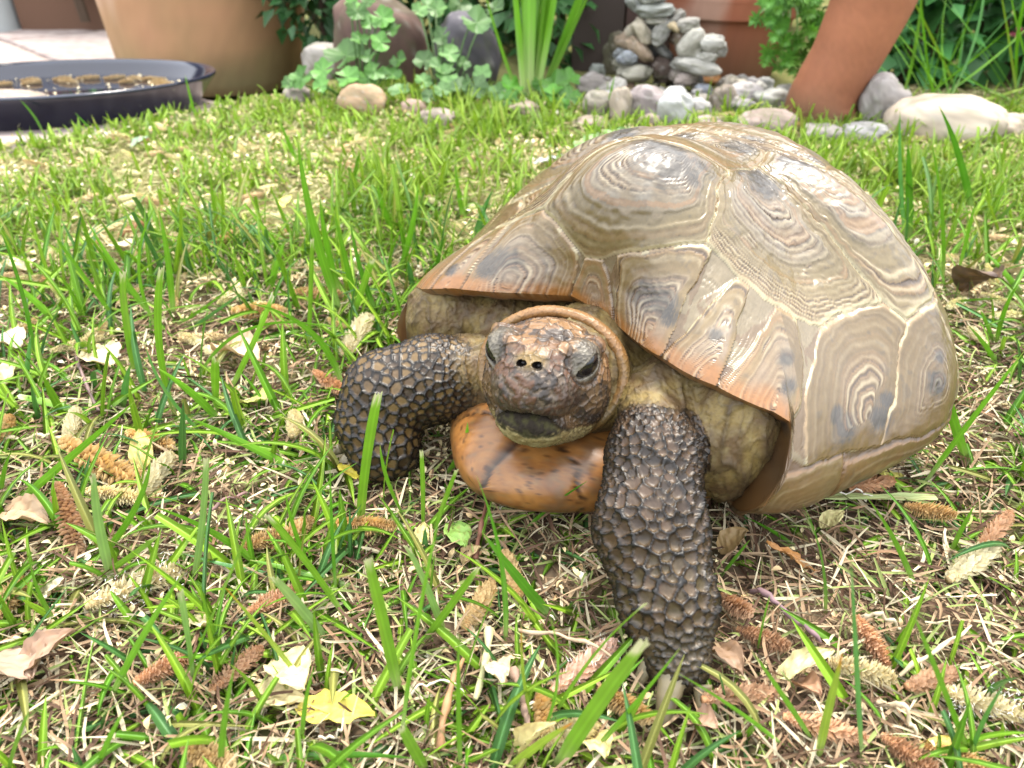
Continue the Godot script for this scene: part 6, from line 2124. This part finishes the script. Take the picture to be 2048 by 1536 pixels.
	for i in PEBBLES.size():
		var s: Array = PEBBLES[i]
		var o := part("pebble", stone_mesh(s[3] * (1.08 if absf(s[5]) < 30 else 1.2), s[4] * (1.08 if absf(s[5]) < 30 else 0.70), s[3] * 0.9, s[6], 0.30, 60 + i), sm, self, Vector3(s[0], s[1], s[2]))
		o.rotation_degrees.z = s[5]
		var back := part("pebble", stone_mesh(s[3] * 1.1, s[4] * 0.95, s[3] * 0.9, s[6] * 0.85, 0.3, 130 + i), sm, self, Vector3(s[0] + rng.randf_range(-0.012, 0.012), s[1] + rng.randf_range(-0.008, 0.004), s[2] - 0.022))
		back.rotation_degrees.z = rng.randf_range(-40, 40)
		tag(back, "pebble at the rear of the little stone stack, mostly hidden by the front ones", "pebble", "rear pebbles of the little stone stack")
		tag(o, s[7], "pebble", "pebbles stacked into a column and an arch")
	# dark board wall and fence at the back
	var boards := thing("board_wall", "dark brown board wall behind the iris and the pebble column", "wall", Vector3(0.125, 0, -1.05))
	for k in 3:
		var b := BoxMesh.new()
		b.size = Vector3(0.062, 0.62, 0.02)
		part("plank", b, mat(0.85, 0.3, lin(0.052 + 0.012 * (k % 2), 0.040, 0.034), false), boards, Vector3(-0.018 + k * 0.0645, 0.31, 0.004 * (k % 2)))
	var fence := thing("fence", "weathered dark board fence closing the garden behind the plants", "fence", Vector3(0.0, 0, -2.2))
	for k in 30:
		var b := BoxMesh.new()
		b.size = Vector3(0.142, 1.15 + 0.02 * rng.randf(), 0.022)
		var tone := rng.randf_range(0.75, 1.2)
		part("plank", b, mat(0.9, 0.25, lin(0.055 * tone, 0.045 * tone, 0.037 * tone), false), fence, Vector3(-2.17 + k * 0.15, 0.58, 0.004 * (k % 2)))
	# plants of the bed
	leaf_plant("columbine", "columbine with rounded scalloped leaves in front of the reddish boulder", LEAVES_A, Vector3(-0.165, 0, -0.875), Color(0.10, 0.255, 0.045))
	leaf_plant("columbine", "columbine with lobed pale-green leaves in front of the dark grey boulder", LEAVES_B, Vector3(-0.075, 0, -0.865), Color(0.13, 0.265, 0.075))
	leaf_plant("herb", "low plant with round crinkled bright leaves beside the iris", LEAVES_C, Vector3(0.045, 0, -0.855), Color(0.10, 0.29, 0.03))
	var iris := thing("iris", "tall clump of upright sword-shaped iris leaves left of the board wall", "iris", Vector3(0.018, 0, -0.885))
	var im := mat(0.4, 0.5)
	im.backlight_enabled = true
	im.backlight = Color(0.5, 0.6, 0.3)
	var fan := [[-0.030, 0.26, 0.012], [-0.012, 0.30, 0.014], [0.004, 0.32, 0.015], [0.020, 0.30, 0.013], [0.040, 0.27, 0.014], [0.062, 0.22, 0.013], [0.085, 0.20, 0.011], [-0.045, 0.17, 0.010], [0.03, 0.24, 0.012], [0.015, 0.20, 0.012]]
	for k in fan.size():
		var f: Array = fan[k]
		part("leaf", ribbon(Vector3(f[0] * 0.12, -0.005, rng.randf_range(-0.012, 0.012)), Vector3(f[0] * (1.15 + 0.3 * rng.randf()), f[1], rng.randf_range(-0.05, 0.02)), f[2], rng.randf_range(-0.008, 0.008), 0, 300 + k), im, iris)
	sedum()
	right_bed()
	# the dark shrubbery that fills the background
	var dark := [Color(0.022, 0.075, 0.020), Color(0.030, 0.095, 0.024), Color(0.018, 0.058, 0.018)]
	var spots2 := [[-0.36, -1.62, 0.36, 0.42], [-0.10, -1.22, 0.30, 0.32], [0.02, -1.42, 0.3, 0.42], [0.36, -1.45, 0.34, 0.36], [0.62, -1.28, 0.32, 0.34], [0.95, -1.25, 0.34, 0.40], [-0.66, -1.90, 0.34, 0.50], [-1.2, -2.0, 0.4, 0.5], [1.25, -1.6, 0.4, 0.5], [-0.27, -1.24, 0.17, 0.24], [0.05, -1.12, 0.15, 0.26]]
	var names := ["dense dark shrub right behind the big pale planter", "dark small-leaved shrub behind the reddish-brown boulder", "taller dark shrub behind the iris", "dark shrub behind the red terracotta pot", "dark leafy shrub right of the leaning urn", "leafy shrub at the upper right corner", "dark shrub in the gap between trough and big planter", "shrub behind the pale pipe", "far shrub beyond the right bed", "small dark shrub in the gap between the big planter and the reddish boulder", "dark shrub between the iris and the board wall"]
	for i in spots2.size():
		var s: Array = spots2[i]
		leafy("shrub", names[i], Vector3(s[0], s[3] * 0.42, s[1]), Vector3(s[2] * 0.5, s[3] * 0.5, 0.13), 1300 if i < 6 else 600, 0.026, dark[i % 3], 20 + i)

# a lobed, slightly cupped leaf about one unit wide, facing up; notched and scalloped
func lobed(seed: int, lobes: int) -> ArrayMesh:
	var v := PackedVector3Array()
	var c := PackedColorArray()
	var rows := 9
	var cols := 61
	for i in rows:
		var r := i / float(rows - 1)
		for k in cols:
			var a := -PI * 0.93 + TAU * 0.93 * k / float(cols - 1)
			var edge := 0.5 * (0.80 + 0.20 * absf(cos(a * lobes * 0.5 + seed))) * (1.0 + 0.035 * cos(a * 21.0))
			edge *= 0.9 + 0.14 * nz.get_noise_2d(a * 30.0, seed * 40.0)
			var vein := absf(sin(a * lobes * 0.5 + seed))
			v.append(Vector3(sin(a) * edge * r, 0.10 * r * r - 0.05 * vein * r + 0.07 * r * sin(a * 3.0 + seed), cos(a) * edge * r + 0.1))
			c.append(Color.WHITE * (0.86 + 0.22 * (1.0 - vein) + 0.1 * nz.get_noise_2d(a * 60.0, r * 90.0)))
	return build_mesh(v, c, grid_idx(rows, cols))

func leaf_plant(called: String, label: String, list: Array, root: Vector3, col: Color) -> void:
	var o := thing(called, label, "plant", root)
	var tones := []
	for k in 3:
		var m := mat(0.5, 0.45)
		m.albedo_color = (col * [0.5, 0.72, 0.98][k]).linear_to_srgb()
		m.backlight_enabled = true
		m.backlight = Color(0.45, 0.55, 0.3)
		tones.append(m)
	var shapes := []
	for k in 4:
		shapes.append(lobed(k * 2 + 1, [5, 6, 5, 7][k]))
	var stems := SurfaceTool.new()
	stems.begin(Mesh.PRIMITIVE_TRIANGLES)
	for i in list.size():
		var q := Vector3(list[i][0], list[i][1], list[i][2]) - root
		var s: float = list[i][3]
		var leaf := part("leaf", shapes[i % 4], tones[i % 3], o, q)
		var out := Vector3(q.x, 0.0, q.z + 0.02)
		leaf.basis = Basis(Vector3.UP, rng.randf() * TAU)
		leaf.basis = Basis(Vector3.RIGHT, rng.randf_range(0.35, 0.95)) * Basis(Vector3.BACK, rng.randf_range(-0.4, 0.4)) * leaf.basis * Basis.from_scale(Vector3(s, s, s) * 0.98)
		var pts := []
		var rad := []
		for k in 7:
			var t := k / 6.0
			var base := Vector3(q.x * 0.25, -0.01, q.z * 0.25)
			pts.append(base.lerp(Vector3(q.x * 0.5, q.y * 0.75, q.z * 0.5), t).lerp(Vector3(q.x * 0.5, q.y * 0.75, q.z * 0.5).lerp(q, t), t))
			rad.append(0.0013 - 0.0005 * t)
		stems.append_from(tube(pts, rad, 5, [Color(1, 0.95, 0.9)]), 0, Transform3D())
	part("stems", stems.commit(), tones[0], o).set_meta("kind", "stuff")

# a bush of many small leaves in an ellipsoid, with twigs
func leafy(called: String, label: String, at: Vector3, size: Vector3, count: int, leaf: float, col: Color, seed: int) -> void:
	var r := RandomNumberGenerator.new()
	r.seed = 7000 + seed
	var o := thing(called, label, "plant" if called != "shrub" else "shrub", Vector3(at.x, 0, at.z))
	var v := PackedVector3Array()
	var c := PackedColorArray()
	var idx := PackedInt32Array()
	var n := PackedVector3Array()
	for i in count:
		var d := Vector3(r.randfn(0, 1), r.randfn(0, 1), r.randfn(0, 1)).normalized()
		var q := d * pow(r.randf(), 0.4)
		var p := Vector3(0, at.y, 0) + q * size * (1.0 + 0.35 * nz.get_noise_3d(d.x * 60 + seed * 30, d.y * 60, d.z * 60))
		var f := (d + Vector3(r.randfn(0, 0.6), r.randfn(0, 0.6), r.randfn(0, 0.6))).normalized()
		var s := f.cross(Vector3(r.randfn(0, 0.3), 1, r.randfn(0, 0.3))).normalized()
		var u := s.cross(f)
		var L := leaf * r.randf_range(0.6, 1.3)
		var W := L * 0.30
		var b := v.size()
		var tone := col * r.randf_range(0.6, 1.5) * (1.0 + 0.5 * nz.get_noise_3d(p.x * 200, p.y * 200, p.z * 200))
		v.append_array([p, p + f * L * 0.45 + s * W + u * W * 0.4, p + f * L * 0.5, p + f * L * 0.45 - s * W + u * W * 0.4, p + f * L - u * L * 0.15])
		for k in 5:
			c.append(tone * (0.9 if k == 2 else 1.05))
			n.append((u + s * [0.0, 0.4, 0.0, -0.4, 0.0][k] + f * 0.2).normalized())
		idx.append_array([b, b + 1, b + 2, b, b + 2, b + 3, b + 1, b + 4, b + 2, b + 2, b + 4, b + 3])
	var m := mat(0.5, 0.45)
	m.backlight_enabled = true
	m.backlight = Color(0.35, 0.45, 0.2)
	part("foliage", build_mesh(v, c, idx, n), m, o).set_meta("kind", "stuff")
	for k in 3:
		var top := Vector3(r.randfn(0, 0.4) * size.x, at.y + size.y * 0.4, r.randfn(0, 0.3) * size.z)
		part("stem", tube([Vector3(r.randfn(0, 0.01), -0.04, 0), top * 0.5 + Vector3(r.randfn(0, 0.02), 0, 0), top], [0.006, 0.004, 0.002], 6, [Color(0.07, 0.05, 0.035)]), mat(0.85, 0.3), o)

# hanging sprigs with whorls of small pointed leaves
func sedum() -> void:
	var r := RandomNumberGenerator.new()
	r.seed = 4242
	var at := Vector3(0.292, 0.0, -0.885)
	var o := thing("sedum", "bright green bushy sedum with starry leaf whorls hanging before the red pot", "plant", at)
	var m := mat(0.45, 0.45)
	m.backlight_enabled = true
	m.backlight = Color(0.4, 0.5, 0.25)
	for i in 64:
		var a := r.randf_range(-1.0, 1.0)
		var h := r.randf_range(-1.0, 1.0)
		if a * a + h * h > 1.1:
			a *= 0.6
			h *= 0.6
		var tip := Vector3(a * 0.046 + (0.012 if h < 0 else 0.0), 0.066 + h * 0.048, 0.022 * sqrt(maxf(0.0, 1.0 - a * a)) + r.randf_range(-0.012, 0.01))
		var root := Vector3(0.006, 0.10, -0.03)
		var v := PackedVector3Array()
		var c := PackedColorArray()
		var idx := PackedInt32Array()
		var dir := (tip - root).normalized()
		dir = (dir + Vector3(r.randfn(0, 0.3), 0.25, 0.5)).normalized()
		var s0 := dir.cross(Vector3.UP).normalized()
		var u0 := s0.cross(dir)
		var tone := Color(0.085, 0.245, 0.035).lerp(Color(0.16, 0.36, 0.06), r.randf()) * r.randf_range(0.7, 1.15)
		for w in 4:
			var c0 := tip - dir * w * 0.0035
			for k in 7:
				var ang := TAU * k / 7.0 + w * 0.5
				var ou := s0 * cos(ang) + u0 * sin(ang)
				var f := (ou + dir * (0.75 - w * 0.2)).normalized()
				var L := (0.0065 + 0.0015 * w) * r.randf_range(0.8, 1.2)
				var sd := f.cross(dir).normalized() * L * 0.17
				var b := v.size()
				v.append_array([c0, c0 + f * L * 0.55 + sd, c0 + f * L * 0.55 - sd, c0 + f * L])
				for q in 4:
					c.append(tone * [0.8, 1.0, 1.0, 1.2][q] * (1.12 - w * 0.1))
				idx.append_array([b, b + 1, b + 2, b + 1, b + 3, b + 2])
		part("sprig", build_mesh(v, c, idx), m, o)
		if i % 3 == 0:
			part("stem", tube([root, (root + tip) * 0.5 + Vector3(0, 0.008, 0.004), tip], [0.0014, 0.0012, 0.0008], 5, [Color(0.12, 0.22, 0.05)]), m, o)

func right_bed() -> void:
	var r := RandomNumberGenerator.new()
	r.seed = 515
	var m := mat(0.42, 0.5)
	m.backlight_enabled = true
	m.backlight = Color(0.45, 0.55, 0.3)
	var tufts := [[0.455, -0.86, 26, 0.13, "arching grass tuft behind the upright grey boulder"], [0.55, -0.84, 34, 0.14, "long grass tuft behind the big beige boulder"], [0.63, -0.80, 26, 0.12, "grass tuft at the right edge behind the beige stone"]]
	for t in tufts:
		var o := thing("grass_tuft", t[4], "grass tuft", Vector3(t[0], 0, t[1]))
		for k in t[2]:
			var a := r.randf_range(-1.3, 1.3)
			var L: float = t[3] * r.randf_range(0.6, 1.35)
			part("blade", ribbon(Vector3(r.randfn(0, 0.015), -0.004, r.randfn(0, 0.012)), Vector3(sin(a) * L, maxf(cos(a) * L, 0.015), r.randf_range(-0.04, 0.04)), r.randf_range(0.0022, 0.0048), L * r.randf_range(-0.12, 0.12), [0, 0, 3, 4, 5][r.randi() % 5], 600 + k + int(t[0] * 1000)), m, o)
	leafy("perennial", "leafy perennial with narrow blue-green leaves in the right bed", Vector3(0.60, 0.11, -1.0), Vector3(0.20, 0.11, 0.07), 420, 0.05, Color(0.05, 0.16, 0.04), 61)
	leafy("perennial", "darker low perennial right of the leaning urn", Vector3(0.47, 0.06, -0.98), Vector3(0.09, 0.07, 0.05), 240, 0.035, Color(0.04, 0.13, 0.035), 62)
	# pink flower head
	var fl := thing("flower", "small pink flower head at the right edge above the grass", "flower", Vector3(0.577, 0.0, -0.95))
	part("stem", tube([Vector3(0.01, 0, 0), Vector3(0.006, 0.03, 0), Vector3(0, 0.054, 0)], [0.0012, 0.001, 0.001], 5, [Color(0.10, 0.2, 0.05)]), m, fl)
	for k in 16:
		var d := Vector3(r.randfn(0, 1), absf(r.randfn(0, 1)), r.randfn(0, 1)).normalized()
		var pt := part("petal", leaf_mesh(5, 5, 0.7, 0.5), mat(0.6, 0.4, lin(0.48, 0.10, 0.16)), fl, Vector3(0, 0.055, 0) + d * 0.003)
		pt.basis = Basis.looking_at(-d, Vector3(0.1, 0.3, 1).normalized()) * Basis.from_scale(Vector3.ONE * 0.008)
